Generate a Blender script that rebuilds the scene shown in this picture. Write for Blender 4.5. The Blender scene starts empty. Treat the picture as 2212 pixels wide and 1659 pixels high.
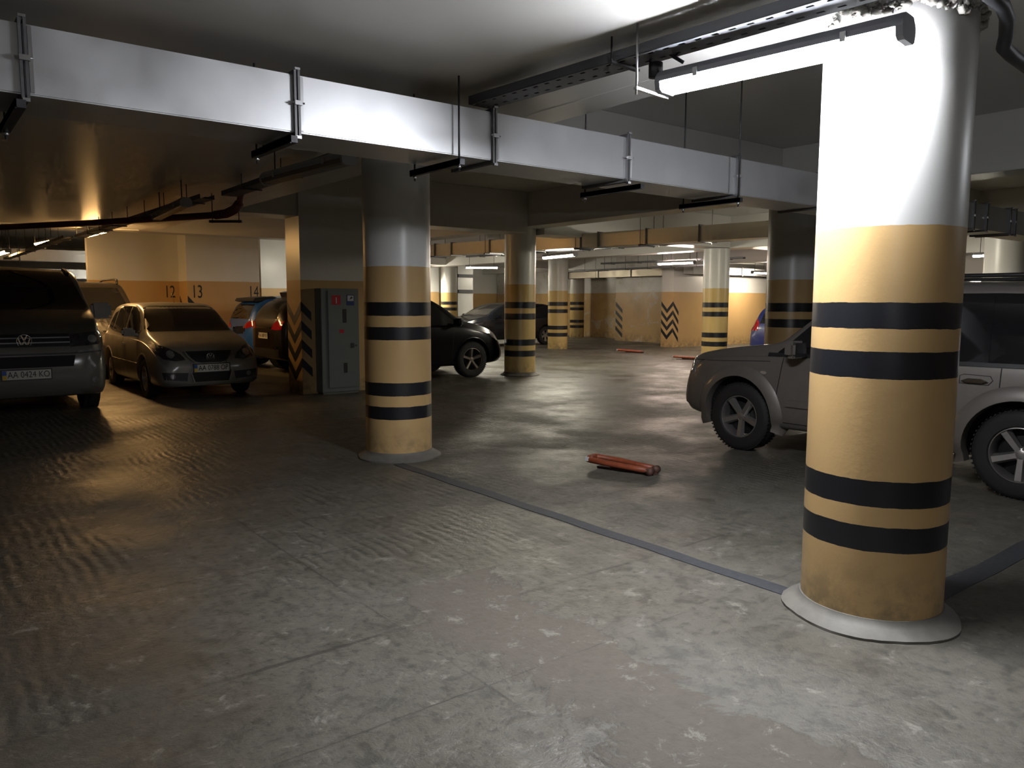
import bpy, bmesh, math, random
import numpy as np
from mathutils import Vector, Matrix
from mathutils.bvhtree import BVHTree
from mathutils.geometry import delaunay_2d_cdt
random.seed(7)
PI = math.pi
sc = bpy.context.scene
COL = sc.collection

# ------------------------------------------------------------------ camera, world, exposure
F_PX = 1679.0
cam_d = bpy.data.cameras.new('camera'); cam = bpy.data.objects.new('camera', cam_d); COL.objects.link(cam)
cam_d.sensor_fit = 'HORIZONTAL'; cam_d.sensor_width = 36.0; cam_d.lens = 36.0 * F_PX / 2212.0
cam_d.clip_start = 0.05; cam_d.clip_end = 200
YAW = math.radians(38.0); PITCH = math.radians(6.06); ROLL = math.radians(-0.16)
cam.matrix_world = (Matrix.Translation((0, 0, 1.5)) @ Matrix.Rotation(-YAW, 4, 'Z')
                    @ Matrix.Rotation(PI / 2 - PITCH, 4, 'X') @ Matrix.Rotation(-ROLL, 4, 'Z'))
sc.camera = cam
w = bpy.data.worlds.new('world'); sc.world = w; w.use_nodes = True
w.node_tree.nodes['Background'].inputs[0].default_value = (0.05, 0.05, 0.055, 1)
w.node_tree.nodes['Background'].inputs[1].default_value = 0.02
sc.view_settings.view_transform = 'Standard'; sc.view_settings.look = 'None'
sc.view_settings.exposure = 0.0; sc.view_settings.gamma = 1.0; sc.view_settings.use_curve_mapping = False
try:
    sc.cycles.max_bounces = 4; sc.cycles.diffuse_bounces = 3; sc.cycles.glossy_bounces = 2
    sc.cycles.adaptive_threshold = 0.08; sc.cycles.adaptive_min_samples = 16
    sc.cycles.sample_clamp_indirect = 4.0; sc.cycles.use_light_tree = True
    sc.cycles.caustics_reflective = False; sc.cycles.caustics_refractive = False
except Exception:
    pass
WARM = (1.0, 0.56, 0.20); MILD = (1.0, 0.84, 0.55); COOL = (0.93, 0.95, 1.0); NEUT = (1.0, 0.92, 0.74)
MAIN_L = 340.0; WARM_L = 105.0; FAR_L = 225.0

# ------------------------------------------------------------------ materials
MATS = {}
def nm(name):
    m = bpy.data.materials.new(name); m.use_nodes = True
    nt = m.node_tree; b = nt.nodes['Principled BSDF']
    MATS[name] = m
    return m, nt, b
def N(nt, t, **kw):
    n = nt.nodes.new(t)
    for k, v in kw.items(): setattr(n, k, v)
    return n
def noise(nt, vec, scale, detail=4, rough=0.6, dist=0.0):
    n = N(nt, 'ShaderNodeTexNoise'); n.inputs['Scale'].default_value = scale
    n.inputs['Detail'].default_value = detail; n.inputs['Roughness'].default_value = rough
    n.inputs['Distortion'].default_value = dist
    if vec is not None: nt.links.new(vec, n.inputs['Vector'])
    return n.outputs['Fac']
def ramp(nt, fac, stops):
    r = N(nt, 'ShaderNodeValToRGB'); e = r.color_ramp.elements
    while len(e) < len(stops): e.new(0.5)
    for i, (p, c) in enumerate(stops):
        e[i].position = p
        e[i].color = (c, c, c, 1) if not isinstance(c, (tuple, list)) else (*c, 1)
    nt.links.new(fac, r.inputs[0]); return r.outputs[0]
def math_(nt, op, a, b=None, clamp=False):
    m = N(nt, 'ShaderNodeMath', operation=op); m.use_clamp = clamp
    for i, v in enumerate((a, b)):
        if v is None: continue
        if isinstance(v, (int, float)): m.inputs[i].default_value = v
        else: nt.links.new(v, m.inputs[i])
    return m.outputs[0]
def mix(nt, fac, a, b):
    m = N(nt, 'ShaderNodeMix', data_type='RGBA')
    for i, v in ((0, fac), (6, a), (7, b)):
        if isinstance(v, (int, float)): m.inputs[i].default_value = v
        elif isinstance(v, (tuple, list)): m.inputs[i].default_value = (*v, 1)
        else: nt.links.new(v, m.inputs[i])
    return m.outputs[2]
def bump(nt, b, h, strength=0.3, dist=0.01):
    n = N(nt, 'ShaderNodeBump'); n.inputs['Strength'].default_value = strength; n.inputs['Distance'].default_value = dist
    nt.links.new(h, n.inputs['Height']); nt.links.new(n.outputs[0], b.inputs['Normal'])
def pos(nt):
    g = N(nt, 'ShaderNodeNewGeometry'); return g.outputs['Position']
def objc(nt):
    g = N(nt, 'ShaderNodeTexCoord'); return g.outputs['Object']
def sep(nt, v):
    s = N(nt, 'ShaderNodeSeparateXYZ'); nt.links.new(v, s.inputs[0]); return s.outputs
def simple(name, col, rough=0.5, metal=0.0, coat=0.0, nscale=0, namt=0.15, spec=0.5, bumpy=0.0, crough=0.1):
    m, nt, b = nm(name)
    if nscale:
        f = noise(nt, objc(nt), nscale, 5)
        lo = tuple(c * (1 - namt) for c in col); hi = tuple(min(1, c * (1 + namt)) for c in col)
        nt.links.new(mix(nt, f, lo, hi), b.inputs['Base Color'])
        if bumpy: bump(nt, b, f, bumpy, 0.005)
    else:
        b.inputs['Base Color'].default_value = (*col, 1)
    b.inputs['Roughness'].default_value = rough; b.inputs['Metallic'].default_value = metal
    b.inputs['Coat Weight'].default_value = coat; b.inputs['Coat Roughness'].default_value = crough
    b.inputs['Specular IOR Level'].default_value = spec
    return m
def emis(name, col, L):
    m, nt, b = nm(name)
    b.inputs['Base Color'].default_value = (0.9, 0.9, 0.9, 1)
    b.inputs['Emission Color'].default_value = (*col, 1); b.inputs['Emission Strength'].default_value = L
    return m

OCHRE = (0.52, 0.345, 0.155); WHITE = (0.66, 0.66, 0.64); BLACK = (0.012, 0.013, 0.016)
def painted(name, dado, stripes=None, stain=0.0, rough=0.32, ochre=OCHRE, white=WHITE):
    m, nt, b = nm(name)
    p = pos(nt); z = sep(nt, p)[2]
    n1 = noise(nt, p, 1.3, 5); n2 = noise(nt, p, 9.0, 4); n3 = noise(nt, p, 60, 2)
    o = mix(nt, n1, tuple(c * 0.86 for c in ochre), tuple(c * 1.12 for c in ochre))
    wh = mix(nt, n1, tuple(c * 0.9 for c in white), tuple(c * 1.08 for c in white))
    zz = math_(nt, 'ADD', z, math_(nt, 'MULTIPLY', math_(nt, 'SUBTRACT', n2, 0.5), 0.012))
    c = mix(nt, math_(nt, 'GREATER_THAN', zz, dado), o, wh)
    if stripes:
        tot = None
        for a0, b0 in stripes:
            s = math_(nt, 'MULTIPLY', math_(nt, 'GREATER_THAN', zz, a0), math_(nt, 'LESS_THAN', zz, b0))
            tot = s if tot is None else math_(nt, 'ADD', tot, s)
        scuff = ramp(nt, noise(nt, p, 5.0, 8, 0.75, 1.2), [(0.0, 0.0), (0.66, 0.0), (0.78, 0.5)])
        blk = mix(nt, scuff, BLACK, (0.09, 0.085, 0.09))
        c = mix(nt, tot, c, blk)
    # scuffs and dirt towards the foot
    low = ramp(nt, z, [(0.0, 1.0), (0.35, 0.0)])
    dirt = math_(nt, 'MULTIPLY', low, ramp(nt, noise(nt, p, 7.0, 8, 0.7), [(0.42, 0.0), (0.62, 0.8)]))
    c = mix(nt, dirt, c, (0.10, 0.085, 0.055))
    if stain:
        peel = ramp(nt, noise(nt, p, 1.7, 9, 0.72, 0.8), [(0.56, 0.0), (0.60, stain)])
        c = mix(nt, peel, c, (0.55, 0.50, 0.42))
        dk = ramp(nt, noise(nt, p, 0.6, 4, 0.6), [(0.45, 0.0), (0.70, 0.75 * stain)])
        c = mix(nt, dk, c, (0.16, 0.11, 0.06))
    nt.links.new(c, b.inputs['Base Color'])
    b.inputs['Roughness'].default_value = rough
    bump(nt, b, math_(nt, 'ADD', n3, math_(nt, 'MULTIPLY', n2, 1.5)), 0.10, 0.004)
    return m
STR_NEAR = [(1.385, 1.500), (1.165, 1.285), (0.590, 0.708), (0.385, 0.500)]
STR_MID = [(1.365, 1.490), (1.140, 1.260), (0.617, 0.740), (0.395, 0.515)]
M_NEAR = painted('paint_column_near', 1.83, STR_NEAR)
M_COL = painted('paint_column', 1.82, STR_MID)
M_COLFAR = painted('paint_column_far', 1.84, STR_MID, ochre=(0.56, 0.40, 0.16))
M_WALL = painted('paint_wall', 1.83)
M_WALL2 = painted('paint_wall_left', 1.97)
M_WALLST = painted('paint_wall_stained', 1.86, stain=0.8)
M_WALLB = painted('paint_wall_back', 1.88)
M_WHITE = painted('paint_white', -5.0)

def mat_floor():
    m, nt, b = nm('raked_concrete')
    p = pos(nt); x, y, z = sep(nt, p)
    big = noise(nt, p, 0.35, 5, 0.6); med = noise(nt, p, 2.2, 8, 0.68); fine = noise(nt, p, 22, 6, 0.7)
    vfine = noise(nt, p, 120, 3, 0.6); mid = noise(nt, p, 7.5, 7, 0.7, 0.5)
    c = mix(nt, med, (0.066, 0.060, 0.046), (0.128, 0.119, 0.096))
    c = mix(nt, ramp(nt, big, [(0.35, 0.0), (0.65, 0.5)]), c, (0.10, 0.095, 0.082))
    c = mix(nt, ramp(nt, mid, [(0.36, 0.75), (0.50, 0.0)]), c, (0.045, 0.042, 0.034))
    c = mix(nt, ramp(nt, fine, [(0.38, 0.75), (0.48, 0.0)]), c, (0.045, 0.043, 0.036))
    # dark rubbered lane towards the left bays
    t = math_(nt, 'SUBTRACT', math_(nt, 'ADD', x, math_(nt, 'MULTIPLY', big, 1.2)), 1.55)
    lane = ramp(nt, math_(nt, 'ADD', math_(nt, 'MULTIPLY', t, -0.6), 0.5), [(0.35, 0.0), (0.75, 0.72)])
    lane = math_(nt, 'MULTIPLY', lane, ramp(nt, math_(nt, 'ADD', math_(nt, 'MULTIPLY', y, 0.25), -0.35), [(0.0, 0.15), (0.5, 1.0)]))
    c = mix(nt, lane, c, (0.045, 0.038, 0.028))
    # dried cement slurry patch running diagonally over the slab
    wv = noise(nt, p, 1.6, 9, 0.75, 0.6)
    u = math_(nt, 'ADD', math_(nt, 'MULTIPLY', x, 0.98), math_(nt, 'MULTIPLY', y, -0.02))
    band = math_(nt, 'ABSOLUTE', math_(nt, 'SUBTRACT', u, 2.02))
    band = math_(nt, 'SUBTRACT', 1.0, math_(nt, 'MULTIPLY', band, 2.3))
    lim = math_(nt, 'MULTIPLY', math_(nt, 'LESS_THAN', y, 3.45), 1.0)
    pf = math_(nt, 'MULTIPLY', math_(nt, 'ADD', band, math_(nt, 'MULTIPLY', math_(nt, 'SUBTRACT', wv, 0.5), 3.2)), lim)
    patch = ramp(nt, pf, [(0.30, 0.0), (0.42, 1.0)])
    c = mix(nt, math_(nt, 'MULTIPLY', patch, 0.8), c, mix(nt, fine, (0.066, 0.055, 0.042), (0.100, 0.084, 0.066)))
    # pale crumbs and dark oil spots
    vor = N(nt, 'ShaderNodeTexVoronoi'); vor.inputs['Scale'].default_value = 3.1; nt.links.new(p, vor.inputs['Vector'])
    spot = math_(nt, 'MULTIPLY', ramp(nt, vor.outputs['Distance'], [(0.04, 1.0), (0.09, 0.0)]),
                 ramp(nt, noise(nt, p, 1.1, 2), [(0.5, 0.0), (0.6, 1.0)]))
    c = mix(nt, math_(nt, 'MULTIPLY', spot, 0.85), c, (0.05, 0.045, 0.04))
    pale = ramp(nt, noise(nt, p, 6.5, 9, 0.8, 0.4), [(0.57, 0.0), (0.63, 0.65)])
    c = mix(nt, pale, c, (0.21, 0.20, 0.17))
    # thin saw cuts
    cuts = None
    for ax, v0, wd in ((1, 3.02, 0.012), (1, 4.25, 0.008), (1, 2.35, 0.004), (1, 5.0, 0.006), (1, 8.8, 0.02), (0, -0.6, 0.014), (0, 1.72, 0.006), (1, 7.2, 0.010)):
        co = x if ax == 0 else y
        co = math_(nt, 'ADD', co, math_(nt, 'MULTIPLY', math_(nt, 'SUBTRACT', med, 0.5), 0.05))
        d = math_(nt, 'LESS_THAN', math_(nt, 'ABSOLUTE', math_(nt, 'SUBTRACT', co, v0)), wd)
        cuts = d if cuts is None else math_(nt, 'MAXIMUM', cuts, d)
    cuts = math_(nt, 'MULTIPLY', cuts, ramp(nt, noise(nt, p, 1.2, 3), [(0.4, 0.0), (0.55, 1.0)]))
    c = mix(nt, math_(nt, 'MULTIPLY', cuts, 0.7), c, (0.035, 0.032, 0.028))
    # raked grooves along the aisle
    dx = math_(nt, 'ADD', x, math_(nt, 'MULTIPLY', noise(nt, p, 1.6, 5), 0.16))
    per = math_(nt, 'SINE', math_(nt, 'MULTIPLY', dx, 2 * PI / 0.075))
    gmask = math_(nt, 'MULTIPLY', ramp(nt, noise(nt, p, 0.55, 3, 0.5), [(0.42, 0.1), (0.56, 1.0)]), math_(nt, 'GREATER_THAN', y, 3.02))
    gbrk = ramp(nt, noise(nt, p, 3.0, 6, 0.7), [(0.42, 0.0), (0.58, 1.0)])
    gm = math_(nt, 'MULTIPLY', gmask, gbrk)
    groove = math_(nt, 'MULTIPLY', per, gm)
    c = mix(nt, math_(nt, 'MULTIPLY', math_(nt, 'GREATER_THAN', math_(nt, 'MULTIPLY', groove, -1.0), 0.55), 0.5), c, (0.035, 0.032, 0.026))
    nt.links.new(c, b.inputs['Base Color'])
    rgh = ramp(nt, noise(nt, p, 0.9, 6, 0.65), [(0.38, 0.28), (0.62, 0.62)])
    rgh = mix(nt, patch, rgh, (0.8, 0.8, 0.8))
    nt.links.new(rgh, b.inputs['Roughness'])
    lf = ramp(nt, math_(nt, 'MULTIPLY', math_(nt, 'SUBTRACT', 3.0, x), 0.5), [(0.0, 0.24), (1.0, 0.62)])
    h = math_(nt, 'ADD', math_(nt, 'MULTIPLY', groove, lf), math_(nt, 'MULTIPLY', med, 1.3))
    h = math_(nt, 'ADD', h, math_(nt, 'MULTIPLY', fine, 0.75))
    h = math_(nt, 'ADD', h, math_(nt, 'MULTIPLY', mid, 1.0))
    h = math_(nt, 'ADD', h, math_(nt, 'MULTIPLY', vfine, 0.10))
    h = math_(nt, 'SUBTRACT', h, math_(nt, 'MULTIPLY', cuts, 1.5))
    h = math_(nt, 'ADD', h, math_(nt, 'MULTIPLY', patch, 0.4))
    bump(nt, b, h, 0.55, 0.012)
    return m
M_FLOOR = mat_floor()
def mat_ceiling():
    m, nt, b = nm('gloss_painted_soffit')
    p = pos(nt); n1 = noise(nt, p, 0.7, 5)
    nt.links.new(mix(nt, n1, (0.60, 0.595, 0.57), (0.70, 0.69, 0.67)), b.inputs['Base Color'])
    b.inputs['Roughness'].default_value = 0.31
    bump(nt, b, noise(nt, p, 2.5, 5, 0.5), 0.12, 0.02)
    return m
M_CEIL = mat_ceiling()
def mat_galv(name, base=(0.55, 0.56, 0.58), rough=0.30, ani=0.0, metal=0.9):
    m, nt, b = nm(name)
    o = objc(nt); f = noise(nt, o, 3.5, 6, 0.6); g = noise(nt, o, 35, 3)
    nt.links.new(mix(nt, f, tuple(c * 0.82 for c in base), tuple(min(1, c * 1.12) for c in base)), b.inputs['Base Color'])
    nt.links.new(ramp(nt, f, [(0.3, rough - 0.05), (0.7, rough + 0.12)]), b.inputs['Roughness'])
    b.inputs['Metallic'].default_value = metal
    bump(nt, b, math_(nt, 'ADD', noise(nt, o, 1.2, 2), math_(nt, 'MULTIPLY', g, 0.03)), 0.12, 0.02)
    return m
M_GALV = mat_galv('galvanised_sheet', (0.68, 0.69, 0.71), rough=0.42)
M_GALV2 = mat_galv('galvanised_sheet_worn', (0.52, 0.47, 0.38), 0.38)
M_STEEL = simple('bright_steel', (0.62, 0.63, 0.65), 0.3, 1.0)
M_DKSTEEL = simple('dark_steel', (0.06, 0.06, 0.065), 0.5, 0.6, nscale=12)
M_FLANGE = simple('flange_steel', (0.16, 0.16, 0.165), 0.5, 0.6, nscale=12)
M_TRAY = simple('tray_steel', (0.14, 0.145, 0.16), 0.5, 0.5, nscale=6)
M_HOUS = simple('lamp_housing_grey', (0.32, 0.33, 0.36), 0.45, nscale=5)
M_CABLE = simple('cable_black', (0.015, 0.015, 0.017), 0.5)
M_PIPE = simple('pipe_red_brown', (0.16, 0.045, 0.03), 0.45, nscale=8)
M_CONC = simple('concrete_collar', (0.13, 0.122, 0.105), 0.7, nscale=14, namt=0.3, bumpy=0.4)
M_ASPH = simple('joint_sealant', (0.035, 0.037, 0.042), 0.6, nscale=25, namt=0.5, bumpy=0.6)
M_PLAST = simple('rough_plaster', (0.55, 0.53, 0.48), 0.85, nscale=20, namt=0.25, bumpy=0.8)
M_BLK = simple('paint_black', BLACK, 0.4, nscale=8, namt=0.4)
M_CAB = simple('cabinet_grey', (0.15, 0.165, 0.158), 0.42, nscale=4, namt=0.08)
M_RED = simple('sign_red', (0.42, 0.02, 0.03), 0.4); M_BLUE = simple('sign_blue', (0.03, 0.05, 0.16), 0.4)
M_SWHITE = simple('sign_white', (0.5, 0.5, 0.5), 0.5)
M_RUBBER = simple('tyre_rubber', (0.009, 0.0085, 0.008), 0.75, nscale=20, namt=0.3)
M_LINER = simple('dark_liner', (0.006, 0.006, 0.006), 0.8)
M_GLASS = simple('dark_car_glass', (0.012, 0.012, 0.013), 0.05, spec=0.6, nscale=2)
M_TRIM = simple('black_plastic', (0.014, 0.014, 0.015), 0.45)
M_CHROME = simple('chrome', (0.75, 0.75, 0.76), 0.12, 1.0)
M_ALLOY = simple('alloy', (0.42, 0.40, 0.38), 0.33, 0.85, nscale=6)
M_ALLOYD = simple('dull_alloy', (0.16, 0.14, 0.12), 0.4, 0.7, nscale=6)
M_LENS = simple('headlamp_lens', (0.30, 0.30, 0.31), 0.08, 0.5, coat=1.0, nscale=25, namt=0.7)
M_LENSD = simple('headlamp_lens_dark', (0.05, 0.05, 0.055), 0.08, 0.3, coat=1.0, nscale=18, namt=0.9)
M_TAIL = simple('tail_lamp_red', (0.35, 0.01, 0.015), 0.12, coat=1.0)
M_PLATE = simple('plate_white', (0.55, 0.54, 0.50), 0.4)
M_PTXT = simple('plate_black', (0.01, 0.01, 0.01), 0.5)
M_YEL = simple('plate_yellow', (0.6, 0.42, 0.05), 0.5)
M_PBLUE = simple('plate_blue', (0.02, 0.08, 0.35), 0.5)
def carpaint(name, col, metal=0.35, rough=0.36, dust=0.35, coat=0.5):
    m, nt, b = nm(name)
    o = objc(nt); z = sep(nt, o)[2]
    d = math_(nt, 'ADD', noise(nt, o, 2.0, 7, 0.65), math_(nt, 'MULTIPLY', math_(nt, 'SUBTRACT', 0.8, z), 0.35))
    f = math_(nt, 'MULTIPLY', ramp(nt, d, [(0.35, 0.0), (0.75, 1.0)]), dust)
    nt.links.new(mix(nt, f, col, (0.10, 0.085, 0.066)), b.inputs['Base Color'])
    nt.links.new(ramp(nt, f, [(0.0, rough), (0.6, 0.7)]), b.inputs['Roughness'])
    b.inputs['Metallic'].default_value = metal; b.inputs['Coat Weight'].default_value = coat
    b.inputs['Coat Roughness'].default_value = 0.12
    return m
P_POLO = carpaint('paint_silver', (0.24, 0.225, 0.20))
P_VAN = carpaint('paint_dusty_grey', (0.10, 0.092, 0.08), dust=0.4, coat=0.3)
P_PRADO = carpaint('paint_dark_brown', (0.05, 0.042, 0.036), dust=0.6)
P_XT = carpaint('paint_champagne', (0.17, 0.155, 0.14), metal=0.4, dust=0.55, coat=0.35)
P_BLKSUV = carpaint('paint_black_car', (0.004, 0.004, 0.005), metal=0.0, rough=0.28, dust=0.0, coat=0.12)
P_SEDAN = carpaint('paint_navy_black', (0.008, 0.009, 0.014), metal=0.0, rough=0.25, dust=0.05, coat=1.0)
for _m in (P_BLKSUV, P_SEDAN): _m.node_tree.nodes['Principled BSDF'].inputs['Specular IOR Level'].default_value = 0.12
P_BROWN = carpaint('paint_brown', (0.010, 0.007, 0.005), dust=0.0, coat=0.6)
P_BLUE = carpaint('paint_blue', (0.02, 0.10, 0.42), metal=0.2, dust=0.0, coat=0.4)
P_NAVY = carpaint('paint_royal_blue', (0.01, 0.018, 0.12), metal=0.0, dust=0.0, coat=0.3)
M_BLOCK = simple('orange_red_paint', (0.21, 0.048, 0.018), 0.5, nscale=14, namt=0.6, bumpy=0.4)
M_RUST = simple('rusty_dark', (0.07, 0.03, 0.02), 0.7, nscale=14, namt=0.5)

# ------------------------------------------------------------------ helpers
def tag(o, label=None, cat=None, group=None, kind=None):
    if label: o['label'] = label
    if cat: o['category'] = cat
    if group: o['group'] = group
    if kind: o['kind'] = kind
    return o
def empty(name, loc, rz=0.0, label=None, cat=None, group=None):
    o = bpy.data.objects.new(name, None); COL.objects.link(o)
    o.location = loc; o.rotation_euler = (0, 0, rz); o.empty_display_size = 0.2
    return tag(o, label, cat, group)
def link(name, bm, mats, parent=None, smooth=False, loc=None, rot=None, autosm=None):
    me = bpy.data.meshes.new(name); bm.normal_update()
    bm.to_mesh(me); bm.free()
    for m in (mats if isinstance(mats, (list, tuple)) else [mats]): me.materials.append(m)
    o = bpy.data.objects.new(name, me); COL.objects.link(o)
    if parent: o.parent = parent
    if loc is not None: o.location = loc
    if rot is not None: o.rotation_euler = rot
    if smooth:
        for p in me.polygons: p.use_smooth = True
        if autosm is not None:
            try: me.set_sharp_from_angle(angle=math.radians(autosm))
            except Exception: pass
    return o
def struct(name, bm, m, **k):
    return tag(link(name, bm, m, **k), kind='structure')
def box(bm, x0, x1, y0, y1, z0, z1, mi=0, M=None):
    c = [(x, y, z) for z in (z0, z1) for y in (y0, y1) for x in (x0, x1)]
    v = [bm.verts.new(M @ Vector(p) if M else p) for p in c]
    for f in ((0, 2, 3, 1), (4, 5, 7, 6), (0, 1, 5, 4), (2, 6, 7, 3), (0, 4, 6, 2), (1, 3, 7, 5)):
        bm.faces.new([v[i] for i in f]).material_index = mi
def frame_of(a, b):
    a, b = Vector(a), Vector(b); d = (b - a); L = d.length; d.normalize()
    up = Vector((0, 0, 1)) if abs(d.z) < 0.95 else Vector((1, 0, 0))
    s = d.cross(up).normalized(); u = s.cross(d)
    return a, d, s, u, L
def bar(bm, a, b, wd, ht, mi=0):
    a, d, s, u, L = frame_of(a, b)
    M = Matrix((( s.x, d.x, u.x, a.x), (s.y, d.y, u.y, a.y), (s.z, d.z, u.z, a.z), (0, 0, 0, 1)))
    box(bm, -wd / 2, wd / 2, 0, L, -ht / 2, ht / 2, mi, M)
def tube(bm, pts, r, seg=8, mi=0, cap=True):
    pts = [Vector(p) for p in pts]; rings = []
    for i, p in enumerate(pts):
        d = (pts[min(i + 1, len(pts) - 1)] - pts[max(i - 1, 0)]).normalized()
        up = Vector((0, 0, 1)) if abs(d.z) < 0.9 else Vector((1, 0, 0))
        s = d.cross(up).normalized(); u = s.cross(d)
        rings.append([bm.verts.new(p + s * math.cos(2 * PI * k / seg) * r + u * math.sin(2 * PI * k / seg) * r) for k in range(seg)])
    for a, b in zip(rings, rings[1:]):
        for k in range(seg):
            f = bm.faces.new((a[k], a[(k + 1) % seg], b[(k + 1) % seg], b[k])); f.material_index = mi; f.smooth = True
    if cap:
        bm.faces.new(rings[0][::-1]).material_index = mi; bm.faces.new(rings[-1]).material_index = mi
def lathe(bm, prof, seg=48, M=None, mi=0, close=False):
    # prof: list of (r, z) around +Z
    rings = []
    for r, z in prof:
        ring = []
        for k in range(seg):
            p = Vector((r * math.cos(2 * PI * k / seg), r * math.sin(2 * PI * k / seg), z))
            ring.append(bm.verts.new(M @ p if M else p))
        rings.append(ring)
    n = len(rings)
    for i in range(n if close else n - 1):
        a, b = rings[i], rings[(i + 1) % n]
        for k in range(seg):
            f = bm.faces.new((a[k], a[(k + 1) % seg], b[(k + 1) % seg], b[k])); f.material_index = mi; f.smooth = True
    if not close:
        if prof[0][0] > 1e-5: bm.faces.new(rings[0][::-1]).material_index = mi
        if prof[-1][0] > 1e-5: bm.faces.new(rings[-1]).material_index = mi
def prism(bm, poly, a, b, axis='y', mi=0, M=None):
    # extrude 2D poly between a and b along axis
    def P(u, v, t):
        p = {'y': (u, t, v), 'x': (t, u, v), 'z': (u, v, t)}[axis]
        return M @ Vector(p) if M else Vector(p)
    A = [bm.verts.new(P(u, v, a)) for u, v in poly]; B = [bm.verts.new(P(u, v, b)) for u, v in poly]
    n = len(poly)
    for i in range(n):
        bm.faces.new((A[i], A[(i + 1) % n], B[(i + 1) % n], B[i])).material_index = mi
    bm.faces.new(A[::-1]).material_index = mi; bm.faces.new(B).material_index = mi
    return bm
def fixn(bm): bmesh.ops.recalc_face_normals(bm, faces=bm.faces)
def text_bm(s, size, depth=0.002):
    cu = bpy.data.curves.new('txt', 'FONT'); cu.body = s; cu.size = size; cu.extrude = depth
    cu.align_x = 'CENTER'; cu.align_y = 'CENTER'
    o = bpy.data.objects.new('txt', cu); COL.objects.link(o)
    bpy.context.view_layer.update()
    me = bpy.data.meshes.new_from_object(o.evaluated_get(bpy.context.evaluated_depsgraph_get()))
    bm = bmesh.new(); bm.from_mesh(me)
    bpy.data.objects.remove(o); bpy.data.curves.remove(cu); bpy.data.meshes.remove(me)
    return bm
def xf(bm, M): bmesh.ops.transform(bm, matrix=M, verts=bm.verts); return bm

# ------------------------------------------------------------------ setting: floor, ceilings, beams, walls
LOW = 2.82; HIGH = 3.60
bm = bmesh.new(); box(bm, -9, 32, -8, 36, -0.3, 0.0); struct('floor', bm, M_FLOOR)
bm = bmesh.new(); box(bm, -9, 3.87, -8, 16.2, LOW, LOW + 0.3); struct('ceiling', bm, M_CEIL)
bm = bmesh.new(); box(bm, -9, 32, -8, 36, HIGH, HIGH + 0.3); struct('ceiling', bm, M_CEIL)
def beam(x0, x1, y0, y1, z0=LOW, z1=HIGH, m=M_CEIL, name='trim_1'):
    b = bmesh.new(); box(b, x0, x1, y0, y1, z0, z1)
    bmesh.ops.bevel(b, geom=b.edges[:], offset=0.006, segments=1, affect='EDGES'); return struct(name, b, m)
beam(3.60, 3.90, -8, 16.2, LOW - 0.001, HIGH, name='trim_1')            # slab step over the column line
beam(-9, 3.60, 16.0, 16.4, 2.80, HIGH, name='trim_2')
beam(9.68, 10.18, -8, 35, 2.95, name='trim_3')
beam(16.2, 16.7, -8, 35, name='trim_4')
beam(22.4, 22.9, -8, 35, name='trim_5')
beam(3.90, 9.68, 6.35, 6.85, 2.86, name='trim_6'); beam(10.18, 16.2, 6.35, 6.85, 2.86, name='trim_7')
beam(3.90, 9.68, 11.9, 12.5, 2.83, name='trim_8'); beam(10.18, 16.2, 12.0, 12.6, 2.83, name='trim_9')
beam(3.90, 9.68, 18.5, 19.0, 3.0, name='trim_10'); beam(10.18, 16.2, 18.5, 19.0, 2.86, name='trim_11')
beam(10.18, 32, 24.8, 25.3, 2.86, name='trim_12'); beam(16.7, 32, 12.0, 12.5, 2.9, name='trim_13')
def wall(name, x0, x1, y0, y1, z0=0.0, z1=HIGH, m=M_WALL):
    b = bmesh.new(); box(b, x0, x1, y0, y1, z0, z1); return struct(name, b, m)
wall('wall_south', -9, 32, -8.3, -8, m=M_WALLB)
wall('wall_west', -9.3, -9, -8, 36, m=M_WALLB)
wall('wall_east', 31.7, 32, -8, 36, m=M_WALLB)
wall('wall_north', -9, 32, 35.7, 36, m=M_WALLB)
# left partitions with the bay numbers
wall('wall_bays', 5.42, 7.18, 19.60, 20.5, m=M_WALL2)
wall('wall_bays', 3.43, 5.42, 20.30, 20.5, m=M_WALL2)
wall('wall_bays_rear', 7.2, 8.55, 24.0, 24.3, m=M_WALLB)
wall('wall_bays_rear', 8.55, 12.5, 23.2, 23.5, m=M_WALLB)
beam(-9, 7.18, 19.55, 20.0, 3.12, name='trim_14')
beam(-9, 5.42, 20.28, 20.8, 3.10, name='trim_15')
# chevron wall stub beside the second column
wall('wall_stub', 5.00, 7.30, 11.86, 12.42)
# far walls
wall('wall_far', 20.0, 32, 17.0, 17.5, m=M_WALL)
wall('wall_far', 21.9, 22.3, 17.5, 21.5, m=M_WALLST)
wall('wall_far', 23.2, 23.5, 21.5, 30.9, m=M_WALLST)
wall('wall_back', 17.8, 23.3, 31.0, 31.3, m=M_WALLB)
wall('wall_back', 13.3, 17.3, 27.0, 27.3, m=M_WALLB)
wall('wall_back', 18.9, 19.7, 28.0, 28.3, m=M_WHITE)
wall('wall_side', 27.0, 27.3, -3, 12, m=M_WHITE)
wall('wall_left_far', -4, 4.2, 30.5, 30.8, 0, 2.5, m=simple('far_dark_block', (0.10, 0.105, 0.10), 0.7, nscale=3, namt=0.3))

for zz in (1.86, 2.52):
    b_ = bmesh.new(); box(b_, 18.9, 19.66, 27.94, 27.999, zz, zz + 0.14); struct('trim_18', b_, M_DKSTEEL)
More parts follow.
